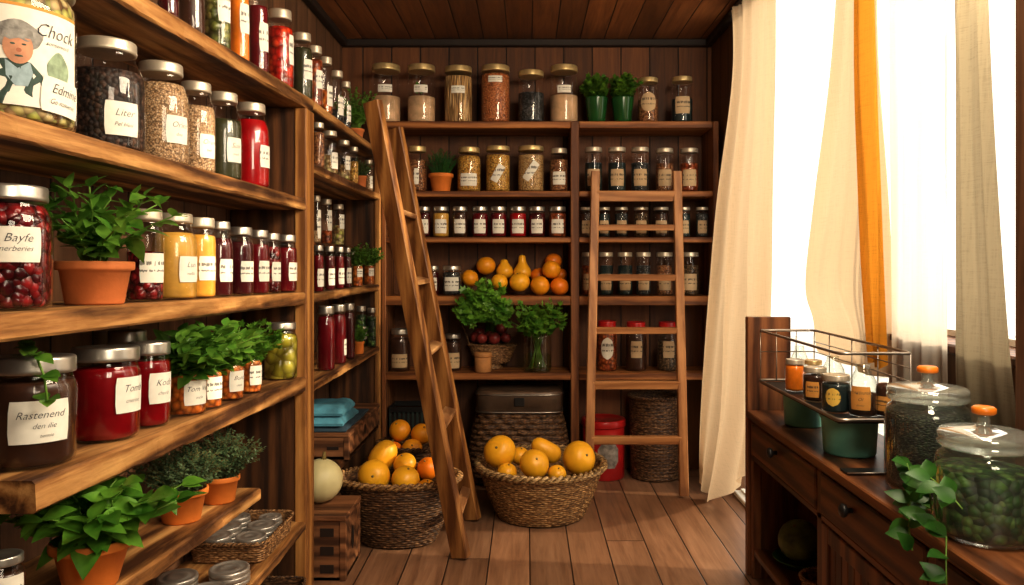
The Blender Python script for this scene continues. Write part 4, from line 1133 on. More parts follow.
BK('jar with a broad white label left of the oranges', 452, 20, 266, 'charcoal', 3, lid='silver', lz=(.15, .62), lw=1.6, group=G4, shape='jam', d=4.56)
G4b = 'dim jars on the fourth back shelf, right bay'
for i, (px, w, c) in enumerate([(587.5, 12, 'rust'), (606, 15, 'pasteldk'), (625, 15.5, 'pasteldk'), (643.5, 15.5, 'charcoal'), (664.5, 17, 'cinnamon'), (690, 18, 'spice')]):
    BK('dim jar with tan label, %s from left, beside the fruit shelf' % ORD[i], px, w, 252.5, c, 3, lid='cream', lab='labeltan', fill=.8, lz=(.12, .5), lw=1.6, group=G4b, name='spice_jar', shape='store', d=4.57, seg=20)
G5 = 'jars on the lowest back shelf'
BK('dark jar with a tan label left of the ladder, lowest shelf', 400, 21, 329, 'brown', 4, lid='silver', lab='labeltan', fill=.9, lz=(.1, .42), lw=1.7, group=G5, d=4.56)
BK('dark jar with orange-tan label just left of the plum bowl', 453, 17.5, 334, 'brown', 4, lid='silver', lab='labeltan', fill=.9, lz=(.08, .5), lw=1.8, group=G5, d=4.58)
G5b = 'red-lidded jars on the lowest right shelf'
BK('red-lidded jar of orange preserve with an oval label', 607, 21, 321, 'rust', 4, lid='redlid', fill=.95, oval=True, lz=(.24, .68), lw=1.3, group=G5b, d=4.58)
BK('red-lidded dark jar in the middle of three', 636, 22, 322, 'brown', 4, lid='redlid', lab='labeltan', fill=.9, lz=(.28, .62), lw=1.1, group=G5b, d=4.58)
BK('red-lidded dark jar nearest the right rail of the ladder', 668, 22, 322, 'spice', 4, lid='redlid', lab='labeltan', fill=.7, lz=(.28, .62), lw=1.1, group=G5b, d=4.58)

# fruit on the fourth shelf
FG = 'fruit heaped on the fourth back shelf'
zf = T[3]+H
fr = [('orange', 'orange resting beside the broad white-labelled jar', 470, 278, 8.6, 'citrus', 'round', 4.62), ('orange', 'orange high at the left of the heap', 486, 265.6, 9.6, 'citrus', 'round', 4.64),
      ('squash', 'small pear-shaped yellow squash left of the tall one', 504.6, 270, 8.6, 'yellowsq', 'shortpear', 4.66), ('orange', 'yellow orange low at the front, half under parsley', 499.5, 282, 8.6, 'yellowsq', 'round', 4.55),
      ('squash', 'tall pear-shaped yellow squash standing in the heap', 524, 271, 9.0, 'yellowsq', 'pear', 4.66), ('squash', 'bright yellow round squash at the front, under the tall squash', 519.5, 282, 10.2, 'yellowsq', 'round', 4.55),
      ('orange', 'deep orange fruit behind the heap, right of the tall squash', 537, 275, 8.2, 'orangesq', 'round', 4.68), ('orange', 'orange on top, second highest at the right', 551.5, 270, 9.4, 'citrus', 'round', 4.57),
      ('orange', 'topmost orange at the right of the heap', 554, 262, 8.4, 'orangesq', 'round', 4.68), ('orange', 'orange low at the front right, lighter of two', 541, 286, 9.9, 'citrus', 'round', 4.545),
      ('orange', 'deep orange low at the front right beside the upright', 561.5, 286, 9.3, 'orangesq', 'round', 4.545), ('orange', 'shaded orange at the far right against the upright', 566, 274, 6.8, 'orangesq', 'round', 4.68)]
its = []
for f in fr:
    x, y, z = at(f[2], f[3], f[7]); its.append(dict(x=x, y=y, z=z, r=f[4]*f[7]/F, ymin=4.50, ymax=4.70, xmax=.25))
# the back of the heap is carried by a hidden layer, so heights may stay; only push overlaps apart
relax(its, 200, zf)
for f, a in zip(fr, its):
    rot = (R.uniform(-.2, .2), R.uniform(-.2, .2), R.uniform(0, 6)) if f[6] == 'round' else (0, R.uniform(-.08, .08), 0)
    if f[6] == 'round': rot = (R.uniform(-.5, .9), R.uniform(-.5, .5), R.uniform(0, 6))
    fruit(f[0], f[1], 'fruit', a['x'], a['y'], max(a['z'], zf+a['r']*.99), a['r'], f[5], f[6], rot, FG, seed=R.random()*9, stemup=.006)

# plum bowl, cork jar, herbs
yb = 4.668; xb = (492.5-VX)*yb/F; zb = T[4]+H+.0012
t = thing('basket_bowl', 'footed tan wicker bowl of plums on the lowest back shelf', 'bowl', (xb, yb, zb))
mb = MB(); rf = ell(.145, .084, .5, 1.0, power=.45); wicker_surface(mb, rf, .03, .145, 40, 11, .004)
rfi = ell(.138, .078, .5, 1.0, power=.45)
mb.grid(lambda u, v: (*rfi(2*PI*u, 1-v)[:2], .036+.109*(1-v)), 60, 8, 0, True, wrap=True)
mb.lathe([(0.0001, .036), (1, .036)], 40, sx=.138*.5, sy=.078*.5)
mb.build('woven_body', M['wickertan'], t)
mb = MB(); mb.lathe([(0.0001, 0), (.066, 0), (.068, .006), (.055, .016), (.052, .034), (0.0001, .034)], 32, sy=.8); mb.build('foot', M['wickertan'], t)
mb = MB(); rim_rope(mb, rf, 1.0, .145, .006, 22); mb.build('rim', M['wickertan'], t)
mb = MB(); mb.tube([(-.14, 0, .14), (-.155, .0, .19), (-.172, .0, .235), (-.19, 0, .27)], .004, 6); mb.build('handle', M['wickertan'], t)
pl = [(477.5, 348, 6.5, 'plum at the left rim of the bowl'), (481, 344, 6.0, 'plum at the front left of the bowl'), (495, 346.5, 6.8, 'plum at the front middle of the bowl'), (502, 335, 6.2, 'plum on the upper right of the heap in the bowl'),
      (489, 337.5, 6.4, 'plum at the upper middle behind the front ones in the bowl'), (504.5, 347, 5.7, 'plum low at the right rim of the bowl'), (479, 335, 6.0, 'plum at the upper left of the heap in the bowl')]
its = []
for i, (px, py, r, lb) in enumerate(pl):
    d = [4.66, 4.615, 4.61, 4.665, 4.70, 4.64, 4.71][i]; x, y, z = at(px, py, d); its.append(dict(x=x, y=y, z=max(z, zb+.17), r=r*d/F*.93))
relax(its)
for a, (px, py, r, lb) in zip(its, pl):
    a['z'] = max(a['z'], zb+.19) + (.03 if lb.startswith('plum on the upper right') else 0)
    CYL.append((a['x'], a['y'], a['r']*1.02, a['z']-a['r'], a['z']+a['r'], 'plum'))
    fruit('plum', lb, 'fruit', a['x'], a['y'], a['z'], a['r'], 'plum', 'round', (R.uniform(-.6, .6), R.uniform(-.6, .6), R.uniform(0, 6)), 'plums in the wicker bowl', stemup=.006, seed=R.random()*5)
t = thing('spice_pot', 'small orange-brown cork-topped pot in front of the plum bowl', 'pot', ((483-VX)*4.53/F - .0, 4.40+.115-.02, zb))
t.location = ((483-VX)*4.515/F, 4.513, zb)
mb = MB(); mb.lathe([(0.0001, 0), (.046, 0), (.05, .005), (.051, .08), (.047, .09), (0.0001, .09)], 28); mb.build('body', M['cork'], t)
mb = MB(); mb.lathe([(0.0001, .0905), (.051, .0905), (.053, .095), (.053, .112), (.05, .117), (0.0001, .118)], 28); mb.build('lid', M['cork'], t)
# glass jar of parsley stems in water
yb = 4.545; xb = (537.5-VX)*yb/F
vz = jar('glass jar of water holding a bunch of leafy parsley', xb, yb, T[4], .084, .26, 'water', fill=.45, lid=None, lab=None, shape='store', name='parsley_jar', cat='jar with herbs', glass='glassthick')
def parsley_in_jar():
    rr = random.Random(3); st_ = MB(); lv = MB(); z0 = T[4]+H
    for k in range(26):
        a = rr.uniform(0, 2*PI); q = math.sqrt(rr.random())
        p0 = Vector((xb+.055*q*math.cos(a+2.4), yb+.055*q*math.sin(a+2.4), z0+.02)); p1 = Vector((xb+.05*q*math.cos(a), yb+.05*q*math.sin(a), z0+.24))
        o = Vector((math.cos(a), math.sin(a), 0)); top = p1 + o*(.10*q) + Vector((0, -.12-.05*rr.random(), .03+.15*rr.random()))
        pts = [p0, p0.lerp(p1, .5), p1, p1.lerp(top, .5)+Vector((0, -.03, .0)), top]
        if any(not free(p, vz.name) for p in pts[2:]): pts = pts[:3] + [p1 + Vector((0, -.02, .02))]
        st_.tube(pts, .0022, 5)
        for j in range(20):
            f = rr.uniform(.1, 1.05); p = p1.lerp(top, f) + Vector((0, -.025, .0))
            d = Vector((rr.uniform(-1, 1), rr.uniform(-1, .4), rr.uniform(-.5, .8)))
            vs, fs = lobed_pts(p + d*.02, d, Vector((rr.uniform(-.5, .5), -.6, 1)), rr.uniform(.025, .045))
            if all(free(v, vz.name) and v[0] > -.07 and v[2] > z0+.19 for v in vs): lv.add(vs, fs, 0, True)
    lv.build('foliage', M['parsley'], vz, tuple(vz.location)); st_.build('stems', M['stem'], vz, tuple(vz.location))
LATER.append(parsley_in_jar)
def parsley_bunch():
    rr = random.Random(8); z0 = T[4]+H; ox, oy, oz = (492-VX)*4.52/F, 4.757, z0+.22
    t = thing('parsley_bunch', 'big loose bunch of parsley leaning out over the plum bowl', 'herbs', (ox, oy, oz))
    st_ = MB(); lv = MB()
    for k in range(52):
        a = rr.uniform(-1, 1); b = rr.uniform(0, 1)
        p0 = Vector((ox + .05*rr.uniform(-1, 1), oy, oz - .02)); 
        top = Vector(at(487 + 31*a, 304 - 27*b*(1-.5*abs(a)) + 22*abs(a)*rr.random(), 4.38 + .03*rr.random()))
        mid = Vector((p0.x*.6+top.x*.4, 4.46, min(z0+.30, top.z+.02)))
        pts = [p0, Vector((p0.x, oy, z0+.30)), mid, mid.lerp(top, .6) + Vector((0, -.015, .01)), top]
        if all(free(p) for p in pts[1:]) and all(free(pts[1].lerp(mid, q/6)) for q in range(7)): st_.tube(pts, .0022, 5)
        else: st_.tube([mid, top], .002, 5)
        for j in range(16):
            p = mid.lerp(top, rr.uniform(.25, 1.05)) + Vector((rr.uniform(-.02, .02), rr.uniform(-.02, .01), rr.uniform(-.02, .02)))
            d = Vector((rr.uniform(-1, 1), rr.uniform(-1, .2), rr.uniform(-.8, .7)))
            vs, fs = lobed_pts(p, d, Vector((rr.uniform(-.6, .6), -.9, .8)), rr.uniform(.024, .046), 5)
            if all(free(v) and v[0] < -.071 for v in vs): lv.add(vs, fs, 0, True)
    lv.build('foliage', M['parsley'], t, (ox, oy, oz)); st_.build('stems', M['stem'], t, (ox, oy, oz))
LATER.append(parsley_bunch)

# ------------------------------------------------------------------ under the back shelves
t = thing('hamper', 'chunky brown woven hamper with a leather box lid under the shelf', 'hamper', (-.045, 4.54, .001))
mb = MB(); rf = sq(.285, .16, .97, .93, 4); 
wicker_surface(mb, lambda a, v: sq(.29, .165, 1, 1, 4)(a, 0)[:0] or (lambda q: (q[0]*(1-.10*(2*v-.7)**2), q[1]*(1-.08*(2*v-.7)**2), q[2], q[3]))(sq(.285, .16, 1, 1, 4)(a, 0)), .003, .42, 44, 13, .017)
mb.build('woven_body', M['wickerdk'], t)
mb = MB(); n = 60; rfl = sq(.252, .152, 1, 1, 6)
pr = [(.96, .42), (1, .424), (1, .535), (.98, .548), (.9, .552)]
for j, (k, z) in enumerate(pr):
    pass
vs = [(rfl(2*PI*i/n, 0)[0]*k, rfl(2*PI*i/n, 0)[1]*k, z) for (k, z) in pr for i in range(n)]
fs = [(j*n+i, j*n+(i+1) % n, (j+1)*n+(i+1) % n, (j+1)*n+i) for j in range(len(pr)-1) for i in range(n)] + [tuple((len(pr)-1)*n+i for i in range(n)), tuple(range(n))[::-1]]
mb.add(vs, fs, 0, True); lo = mb.build('lid', M['leather'], t)
mb = MB(); mb.box(-.03, .03, -.160, -.152, .465, .515, 0, .004); mb.build('clasp', M['black'], lo)
mb = MB(); vs = []
for z0, z1 in ((.424, .434), (.525, .535)):
    pts = [(rfl(2*PI*i/n, 0)[0]*1.008, rfl(2*PI*i/n, 0)[1]*1.008, (z0+z1)/2) for i in range(n)]; mb.tube(pts, .005, 6, closed=True)
mb.build('lid_band', M['steel'], lo)
# dark slatted basket
x0, x1, y0, y1 = -.818, -.585, 4.49, 4.70
t = thing('slatted_basket', 'tall dark slatted basket in the shadow behind the fruit baskets', 'basket', ((x0+x1)/2, (y0+y1)/2, .001)); off = ((x0+x1)/2, (y0+y1)/2, 0)
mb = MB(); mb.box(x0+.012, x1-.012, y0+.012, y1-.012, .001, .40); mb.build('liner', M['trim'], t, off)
for (a, b, c, d) in ((x0, x1, y0, y0+.01), (x0, x1, y1-.01, y1), (x0, x0+.01, y0+.01, y1-.01), (x1-.01, x1, y0+.01, y1-.01)):
    mb = MB(); mb.box(a, b, c, d, .41, .442, 0, .003); mb.build('rim', M['black'], t, off)
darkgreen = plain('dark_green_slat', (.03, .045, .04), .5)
for k in range(9):
    a = x0 + .004 + (x1-x0-.02)*k/8
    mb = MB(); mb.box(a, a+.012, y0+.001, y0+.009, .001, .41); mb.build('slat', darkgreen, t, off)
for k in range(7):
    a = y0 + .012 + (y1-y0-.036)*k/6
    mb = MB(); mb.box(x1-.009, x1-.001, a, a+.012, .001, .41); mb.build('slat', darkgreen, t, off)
# red tin
t = thing('storage_tin', 'round red tin behind the right-hand ladder', 'tin', ((603.5-VX)*4.62/F, 4.62, .001))
mb = MB(); mb.lathe([(0.0001, 0), (.122, 0), (.126, .006), (.126, .31), (0.0001, .31)], 40); mb.build('body', M['redlid'], t)
mb = MB(); mb.lathe([(.1, .3105), (.133, .3105), (.134, .315), (.134, .345), (.13, .352), (.118, .353), (.112, .346), (0.0001, .346)], 40); mb.build('lid', M['redlid'], t)
pm = label_patch(.1275, math.radians(-82), .15, .13, .15, 0, 12, .3); pm.build('label', plain('grey_print', (.3, .27, .24), .6, 0, .5, 30), t)
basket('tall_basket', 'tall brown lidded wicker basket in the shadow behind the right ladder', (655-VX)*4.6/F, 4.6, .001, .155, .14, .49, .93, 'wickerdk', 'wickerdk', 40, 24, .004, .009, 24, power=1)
# ------------------------------------------------------------------ fruit baskets on the floor
bx, by = -.60, 3.54
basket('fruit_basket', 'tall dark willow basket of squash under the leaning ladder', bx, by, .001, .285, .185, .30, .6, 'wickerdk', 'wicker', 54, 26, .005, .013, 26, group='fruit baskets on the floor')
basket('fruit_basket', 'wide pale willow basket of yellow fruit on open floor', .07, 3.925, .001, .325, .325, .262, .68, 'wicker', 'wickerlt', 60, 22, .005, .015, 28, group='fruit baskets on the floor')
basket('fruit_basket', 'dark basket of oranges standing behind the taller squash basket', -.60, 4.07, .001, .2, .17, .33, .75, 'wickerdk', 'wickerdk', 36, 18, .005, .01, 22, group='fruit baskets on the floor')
def heap(items, group, lift=0):
    its = []
    for (nm, lb, px, py, r, mat, kind, d, rot) in items:
        x, y, z = at(px, py, d); its.append(dict(x=x, y=y, z=z, r=r*d/F))
    relax(its, 200)
    for it, a in zip(items, its):
        fruit(it[0], it[1], 'fruit', a['x'], a['y'], a['z'], a['r']*.985, it[5], it[6], it[8], group, seed=R.random()*9, stemup=.008)
heap([('orange', 'orange at the top left of the heap in the pale basket', 500, 452, 16.5, 'yellowsq', 'round', 3.86, (1.0, -.4, 0)),
      ('squash', 'round yellow squash at the front middle of the pale basket', 534.5, 464, 15, 'yellowsq', 'round', 3.74, (.9, .3, 0)),
      ('orange', 'large orange at the right of the heap in the pale basket', 579, 458, 17, 'yellowsq', 'round', 3.86, (1.1, .5, .3)),
      ('squash', 'long yellow squash lying diagonally at the back of the pale basket', 546, 450, 9.8, 'yellowsq', 'long', 4.03, (0, -.98, .1)),
      ('squash', 'dull yellow squash tucked behind the front ones in the pale basket', 520, 456, 9.5, 'greensq' if False else 'yellowsq', 'round', 3.98, (.3, .2, 0)),
      ('orange', 'small yellow fruit low at the left rim of the pale basket', 507, 472, 10, 'yellowsq', 'round', 3.76, (.3, .2, 0)),
      ('orange', 'small yellow fruit low at the right front of the pale basket', 557, 474, 9.5, 'yellowsq', 'round', 3.735, (.6, .2, 0))], 'fruit in the pale basket')
heap([('squash', 'oblong pale yellow squash leaning at the back of the dark basket', 384, 456, 13, 'yellowsq', 'oval', 3.63, (0, .6, .4)),
      ('squash', 'big round yellow squash at the front left of the dark basket', 374, 476, 16.5, 'yellowsq', 'round', 3.48, (1.3, .4, 0)),
      ('squash', 'smooth yellow squash at the front of the dark basket', 407, 480, 14.2, 'yellowsq', 'round', 3.47, (.3, .3, 0)),
      ('squash', 'yellow squash behind the front one in the dark basket', 406, 464, 11.5, 'yellowsq', 'round', 3.60, (.3, -.3, 0)),
      ('orange', 'deep orange at the right of the dark basket beside ladder', 426, 468, 11.5, 'orangesq', 'round', 3.60, (.5, -.3, 0)),
      ('orange', 'low orange by the ladder rail in the dark basket', 425, 487, 9, 'citrus', 'round', 3.45, (.3, .2, 0))], 'fruit in the dark basket')
heap([('orange', 'upper left orange in the basket behind', 400, 432, 11, 'citrus', 'round', 4.07, (.6, -.3, 0)),
      ('orange', 'upper right orange in the basket behind', 420.5, 434, 10.8, 'citrus', 'round', 4.07, (.5, .4, 0)),
      ('orange', 'lower orange with a dried calyx in the basket behind', 412, 449, 10.5, 'citrus', 'round', 3.98, (.9, .2, 0)),
      ('orange', 'lower left orange half hidden in the basket behind', 394, 449, 9.5, 'orangesq', 'round', 4.03, (.6, .2, 0))], 'oranges in the basket behind')

# ------------------------------------------------------------------ ladders
def ladder(label, feet, tops, w, th, wdir, rungs, matr, matg, rw, rt, rdir, mortise=.01):
    base = (Vector(feet[0]) + Vector(feet[1]))/2
    t = thing('ladder', label, 'ladder', base); off = tuple(base)
    for f, p in zip(feet, tops):
        mb = MB(); mb.beam(f, p, w, th, wdir); mb.build('rail', M[matr], t, off)
    for (fa, fb, wd, tk) in rungs:
        a = Vector(feet[0]).lerp(Vector(tops[0]), fa); b = Vector(feet[1]).lerp(Vector(tops[1]), fb)
        d = (b-a).normalized()
        mb = MB(); mb.beam(a + d*mortise, b - d*mortise, wd, tk, rdir); mb.build('rung', M[matg], t, off)
    return t
# the leaning ladder at the left: rails one behind the other
fn = Vector((-.289, 3.325, .012)); tn = Vector((-.676, 3.325, H+.70)); ff = Vector((-.272, 3.815, .012)); tf = Vector((-.664, 3.815, H+.668))
def frac(py, d, a, b):
    z = (VY-py)*d/F + H; return (z-a.z)/(b.z-a.z)
rg = []
for py in (213, 281, 349, 420, 505):
    f = frac(py, 3.55, fn, tn); rg.append((f, f*(tn.z-fn.z)/(tf.z-ff.z), .046 if py > 480 else .06, .024))
ladder('tall brown ladder leaning to the left between the baskets and shelves', (fn, ff), (tn, tf), .082, .04, Vector((math.cos(.42), -math.sin(.42), 0)), rg, 'ladder', 'rung', .06, .024, Vector((1, 0, -.2)))
# the ladder against the back shelves
def rl(px, d): return (px-VX)*d/F
d0, d1 = 4.19, 4.415
f0 = Vector((rl(588.5, d0), d0, .012)); f1 = Vector((rl(684, d0), d0, .012)); t0 = Vector((rl(595.5, d1), d1, H+.525)); t1 = Vector((rl(677, d1), d1, H+.525))
rg = []
for (py, wd, tk) in ((196, .062, .03), (227.5, .034, .028), (277.5, .036, .03), (330.5, .036, .03), (385, .045, .032), (440, .045, .032)):
    z = py; fr_ = None
    lo, hi = 0.0, 1.0
    for _ in range(40):
        m = (lo+hi)/2; p = f0.lerp(t0, m); yy = VY - (p.z-H)*F/p.y
        if yy > py: lo = m
        else: hi = m
    rg.append((lo, lo, wd, tk))
ladder('orange-brown ladder standing against the right bay of the back shelves', (f0, f1), (t0, t1), .05, .036, Vector((1, 0, 0)), rg, 'ladder2', 'rung2', .04, .03, Vector((0, -.1, 1)))

# ------------------------------------------------------------------ dresser on the right
DX0, DX1, DY0, DY1 = .925, 1.262, 1.05, 3.145
DZ = H-.613
off = (1.09, 2.1, 0)
t = thing('sideboard', 'dark wooden sideboard with drawers under the window on the right', 'sideboard', off)
def part(nm, mat, *bx, parent=t, bev=.003):
    mb = MB(); mb.box(*bx, 0, bev); return mb.build(nm, M[mat], parent, off)
part('top', 'dresser', DX0-.02, DX1, DY0, DY1-.002, DZ-.028, DZ, bev=.004)
mb = MB(); mb.box(DX0-.012, 1.092, DY1, DY1+.036, .002, H-.228, 0, .003); mb.build('end_panel', M['dresserz'], t, off)
mb = MB(); mb.box(DX0+.01, DX1, DY1-.03, DY1-.002, .002, DZ-.03, 0, .002); mb.build('side_panel', M['dresserz'], t, off)
part('back_panel', 'dresser', DX1-.014, DX1, DY0, DY1-.032, .10, DZ-.03, bev=.001)
part('bottom_shelf', 'dresser', DX0+.004, DX1-.016, DY0, DY1-.032, .095, .122)
part('rail', 'dresser', DX0, DX0+.03, DY0, DY1-.004, DZ-.046, DZ-.03)
part('rail', 'dresser', DX0, DX0+.03, DY0, DY1-.004, DZ-.20, DZ-.178)
part('shelf', 'dresser', DX0+.03, DX1-.016, DY0, DY1-.032, DZ-.20, DZ-.185)
for y in (2.385, 1.715, DY0):
    part('post', 'dresserz', DX0, DX0+.035, y, y+.04, .002, DZ-.047)
part('post', 'dresserz', DX0, DX0+.035, DY1-.034, DY1-.003, .002, DZ-.047)
part('partition', 'dresserz', DX0+.036, DX1-.016, 2.39, 2.42, .123, DZ-.201)
for i, (a, b) in enumerate(((2.428, 3.108), (1.758, 2.382), (1.093, 1.712))):
    d = part('drawer', 'dresser', DX0-.006, DX0+.018, a, b, DZ-.176, DZ-.048, bev=.005)
    ym = (2.80, 2.15, 1.69-.2)[i]
    mb = MB(); 
    prof = [(.008, 0), (.007, .012), (.017, .018), (.02, .026), (.016, .033), (0.0001, .035)]
    nn = 16
    vs = [(DX0-.006-z, ym + r_*math.cos(2*PI*k/nn), DZ-.09+ r_*math.sin(2*PI*k/nn)) for r_, z in prof for k in range(nn)]
    fs = [(j*nn+k, j*nn+(k+1) % nn, (j+1)*nn+(k+1) % nn, (j+1)*nn+k) for j in range(len(prof)-1) for k in range(nn)]
    mb.add(vs, fs, 0, True); mb.build('knob', M['black'], d, off)
for i, (a, b) in enumerate(((1.757, 2.383), (1.092, 1.713))):
    dr = MB(); z0, z1 = .128, DZ-.204
    dr.box(DX0-.003, DX0+.016, a, a+.05, z0, z1, 0, .003); dr.box(DX0-.003, DX0+.016, b-.05, b, z0, z1, 0, .003)
    dr.box(DX0-.003, DX0+.016, a+.05, b-.05, z0, z0+.05, 0, .003); dr.box(DX0-.003, DX0+.016, a+.05, b-.05, z1-.05, z1, 0, .003)
    n = 12; w = (b-a-.10)/n
    for k in range(n): dr.box(DX0+.004, DX0+.012, a+.05+k*w+.002, a+.05+(k+1)*w-.002, z0+.05, z1-.05, 0, .002)
    dr.build('door', M['dresserz'], t, off)
# things inside the open bay
zz = .1232
basket('small_basket', 'small wicker basket inside the open bay of the sideboard', 1.035, 2.62, zz, .085, .085, .085, .8, 'wickertan', 'wickertan', 30, 8, .003, .006, 20)
t2 = thing('gourd_bowl', 'low bowl in the open bay of the sideboard', 'bowl', (1.05, 2.93, zz))
mb = MB(); mb.lathe([(0.0001, 0), (.05, 0), (.055, .004), (.098, .035), (.1, .04), (.095, .04), (.05, .012), (0.0001, .011)], 32); mb.build('body', M['greenpot'], t2)
fruit('gourd', 'mottled green and orange gourd in the open bay', 'gourd', 1.05, 2.93, zz+.022+.082, .080, 'greensq', 'round', (.3, -.4, 0), stemup=.01)

# two big lidded glass jars
def big_jar(label, x, y, r, h, cont, fill, kn='amberknob'):
    z = DZ+.0012; t = thing('glass_canister', label, 'jar', (x, y, z), 'lidded glass canisters on the sideboard')
    mb = MB(); P = [(0.0001, .001), (r*.88, 0), (r*.97, .008), (r, .03), (r, h*.74), (r*.985, h*.80), (r*.93, h*.855), (r*.84, h*.885), (r*.82, h*.92)]
    mb.lathe(P, 48); mb.build('glass', M['canister'], t)
    mb = MB(); top = fill*h; mb.lathe([(0.0001, .006), (r*.84, .006), (r*.93, .014), (r*.965, .034), (r*.965, min(top, h*.74)), (r*.93 if top > h*.76 else r*.965, top), (r*.5, top+.008), (0.0001, top+.004)], 40); mb.build('contents', content(cont), t)
    mb = MB(); z0 = h*.922
    mb.lathe([(0.0001, z0), (r*.9, z0), (r*.95, z0+.004), (r*.95, z0+.012), (r*.91, z0+.016), (r*.94, z0+.02), (r*.94, z0+.03), (r*.88, z0+.036), (r*.5, z0+.041), (r*.2, z0+.046), (r*.13, z0+.052), (r*.12, z0+.066), (r*.15, z0+.074)], 48)
    lo = mb.build('lid', M['lidglass'], t)
    mb = MB(); mb.lathe([(r*.13, z0+.0745), (r*.23, z0+.0745), (r*.25, z0+.077), (r*.25, z0+.087), (r*.2, z0+.091), (0.0001, z0+.092)], 32); mb.build('knob', M[kn], lo)
    CYL.append((x, y, r, z, z+h*1.3, t.name))
    return t
big_jar('large glass canister of dark tea leaves, amber knob, farther of two', 1.075, 2.04, .106, .262, 'tea', .82)
big_jar('large glass canister with green leaves inside, nearest the viewer', 1.022, 1.70, .1, .215, 'herbgreen', .70)
def vine():
    t = thing('ivy_sprig', 'trailing green vine sprig around the nearest glass canister', 'plant', (.95, 1.75, DZ+.003))
    rr = random.Random(17); st_ = MB(); lv = MB(); o = (.95, 1.75, DZ+.003)
    paths = [[(1.0, 1.83, DZ+.006), (.965, 1.86, DZ+.02), (.93, 1.84, DZ+.035), (.905, 1.80, DZ+.03), (.88, 1.75, DZ-.005), (.872, 1.72, DZ-.04)],
             [(.965, 1.85, DZ+.006), (.955, 1.87, DZ+.05), (.945, 1.875, DZ+.09), (.94, 1.88, DZ+.115)],
             [(.93, 1.82, DZ+.006), (.912, 1.72, DZ+.03), (.905, 1.64, DZ+.02), (.882, 1.60, DZ-.02), (.875, 1.585, DZ-.07)],
             [(.98, 1.84, DZ+.006), (.95, 1.80, DZ+.10), (.90, 1.72, DZ+.135), (.905, 1.64, DZ+.12), (.905, 1.58, DZ+.10)]]
    for pi_, pth in enumerate(paths):
        pth = [Vector(p) for p in pth]; st_.tube(pth, .0019, 6)
        for i in range(len(pth)-1):
            for j in range(3):
                p = pth[i].lerp(pth[i+1], rr.random())
                d = Vector((rr.uniform(-1, .3), rr.uniform(-.8, .8), rr.uniform(-.3, .8)))
                vs, fs = leaf_pts(p, d, Vector((-.6, -.5, .8)), rr.uniform(.04, .065), .036, .2)
                if all(free(v) and (v[2] > DZ+.002 or v[0] < DX0-.03) for v in vs): lv.add(vs, fs, 0, True)
    lv.build('leaves', M['vine'], t, o); st_.build('stem', M['stem'], t, o)
LATER.append(vine)
# wire rack on two enamel bowls
for (lb, x, y, r) in (('teal enamel bowl under the near end of the wire rack', 1.035, 2.44, .088), ('teal enamel bowl under the far end of the wire rack', 1.04, 2.86, .075)):
    tb = thing('enamel_bowl', lb, 'bowl', (x, y, DZ+.0012), 'teal bowls under the wire rack'); hh = .125
    mb = MB(); mb.lathe([(0.0001, 0), (r*.86, 0), (r*.9, .006), (r*.97, hh*.85), (r*1.04, hh*.93), (r*1.04, hh), (r*.96, hh), (r*.88, .02), (0.0001, .012)], 40); mb.build('body', M['teal'], tb)
RZ = DZ+.1275
rx0, rx1, ry0, ry1 = .932, 1.16, 2.28, 3.06
t = thing('wire_rack', 'wire rack tray of small jars propped on teal bowls', 'rack', ((rx0+rx1)/2, (ry0+ry1)/2, RZ)); off2 = ((rx0+rx1)/2, (ry0+ry1)/2, RZ)
mb = MB(); mb.box(rx0+.004, rx1-.004, ry0+.004, ry1-.004, RZ, RZ+.004); mb.build('tray_bottom', M['black'], t, off2)
def loop(z, ins, r): 
    c = [(rx0+ins, ry0+ins), (rx1-ins, ry0+ins), (rx1-ins, ry1-ins), (rx0+ins, ry1-ins)]; pts = []
    for i in range(4):
        a, b = Vector(c[i]), Vector(c[(i+1) % 4])
        for k in range(8):
            p = a.lerp(b, .03 + .94*k/7); pts.append((p.x, p.y, z))
    mb = MB(); mb.tube(pts, r, 6, closed=True); return mb
loop(RZ+.011, 0, .006).build('lower_rim', M['steel'], t, off2); loop(H-.275, .004, .005).build('upper_rim', M['steel'], t, off2)
for (x, y) in [(rx0+.006, ry1-.006), (rx1-.006, ry1-.006), (rx1-.006, ry0+.006), (rx0+.07, ry1-.006), (rx0+.15, ry1-.006), (rx1-.006, 2.9), (rx1-.006, 2.7), (rx1-.006, 2.5)]:
    mb = MB(); mb.tube([(x, y, RZ+.01), (x, y, H-.275)], .0022, 6); mb.build('wire', M['steel'], t, off2)
mb = MB(); mb.tube([(rx0+.006, ry1-.006, H-.36), (rx1-.006, ry1-.006, H-.36), (rx1-.006, ry0+.006, H-.36)], .002, 6); mb.build('wire', M['steel'], t, off2)
mb = MB(); mb.tube([(rx1-.006, ry1-.006, H-.32), (rx1-.006, ry0+.006, H-.32)], .002, 6); mb.build('wire', M['steel'], t, off2)
GR = 'small jars in the wire rack'
def RK(label, px, X, r, h, cont, shape='jam', lid='cream', lab='labelorange', **k):
    y = X*F/(px-VX); k.setdefault('ang', -125)
    if shape == 'bottle': k['glass'] = 'glassthick'
    return jar(label, X, y, RZ+.0045-H, r, h, cont, shape=shape, lid=lid, lab=lab, group=GR, **k)
RK('small jar of orange preserve with a cream lid, farthest left in the rack', 795, .998, .036, .118, 'orange', fill=.95, lab=None)
RK('small jar with an orange label, second in the rack', 815, .995, .04, .118, 'brown', lz=(.15, .6), lw=1.2)
RK('small black jar with an oval yellow label in the rack', 836, .99, .044, .12, 'pasteldk', lab='labelyellow', oval=True, lz=(.2, .68), lw=1.1)
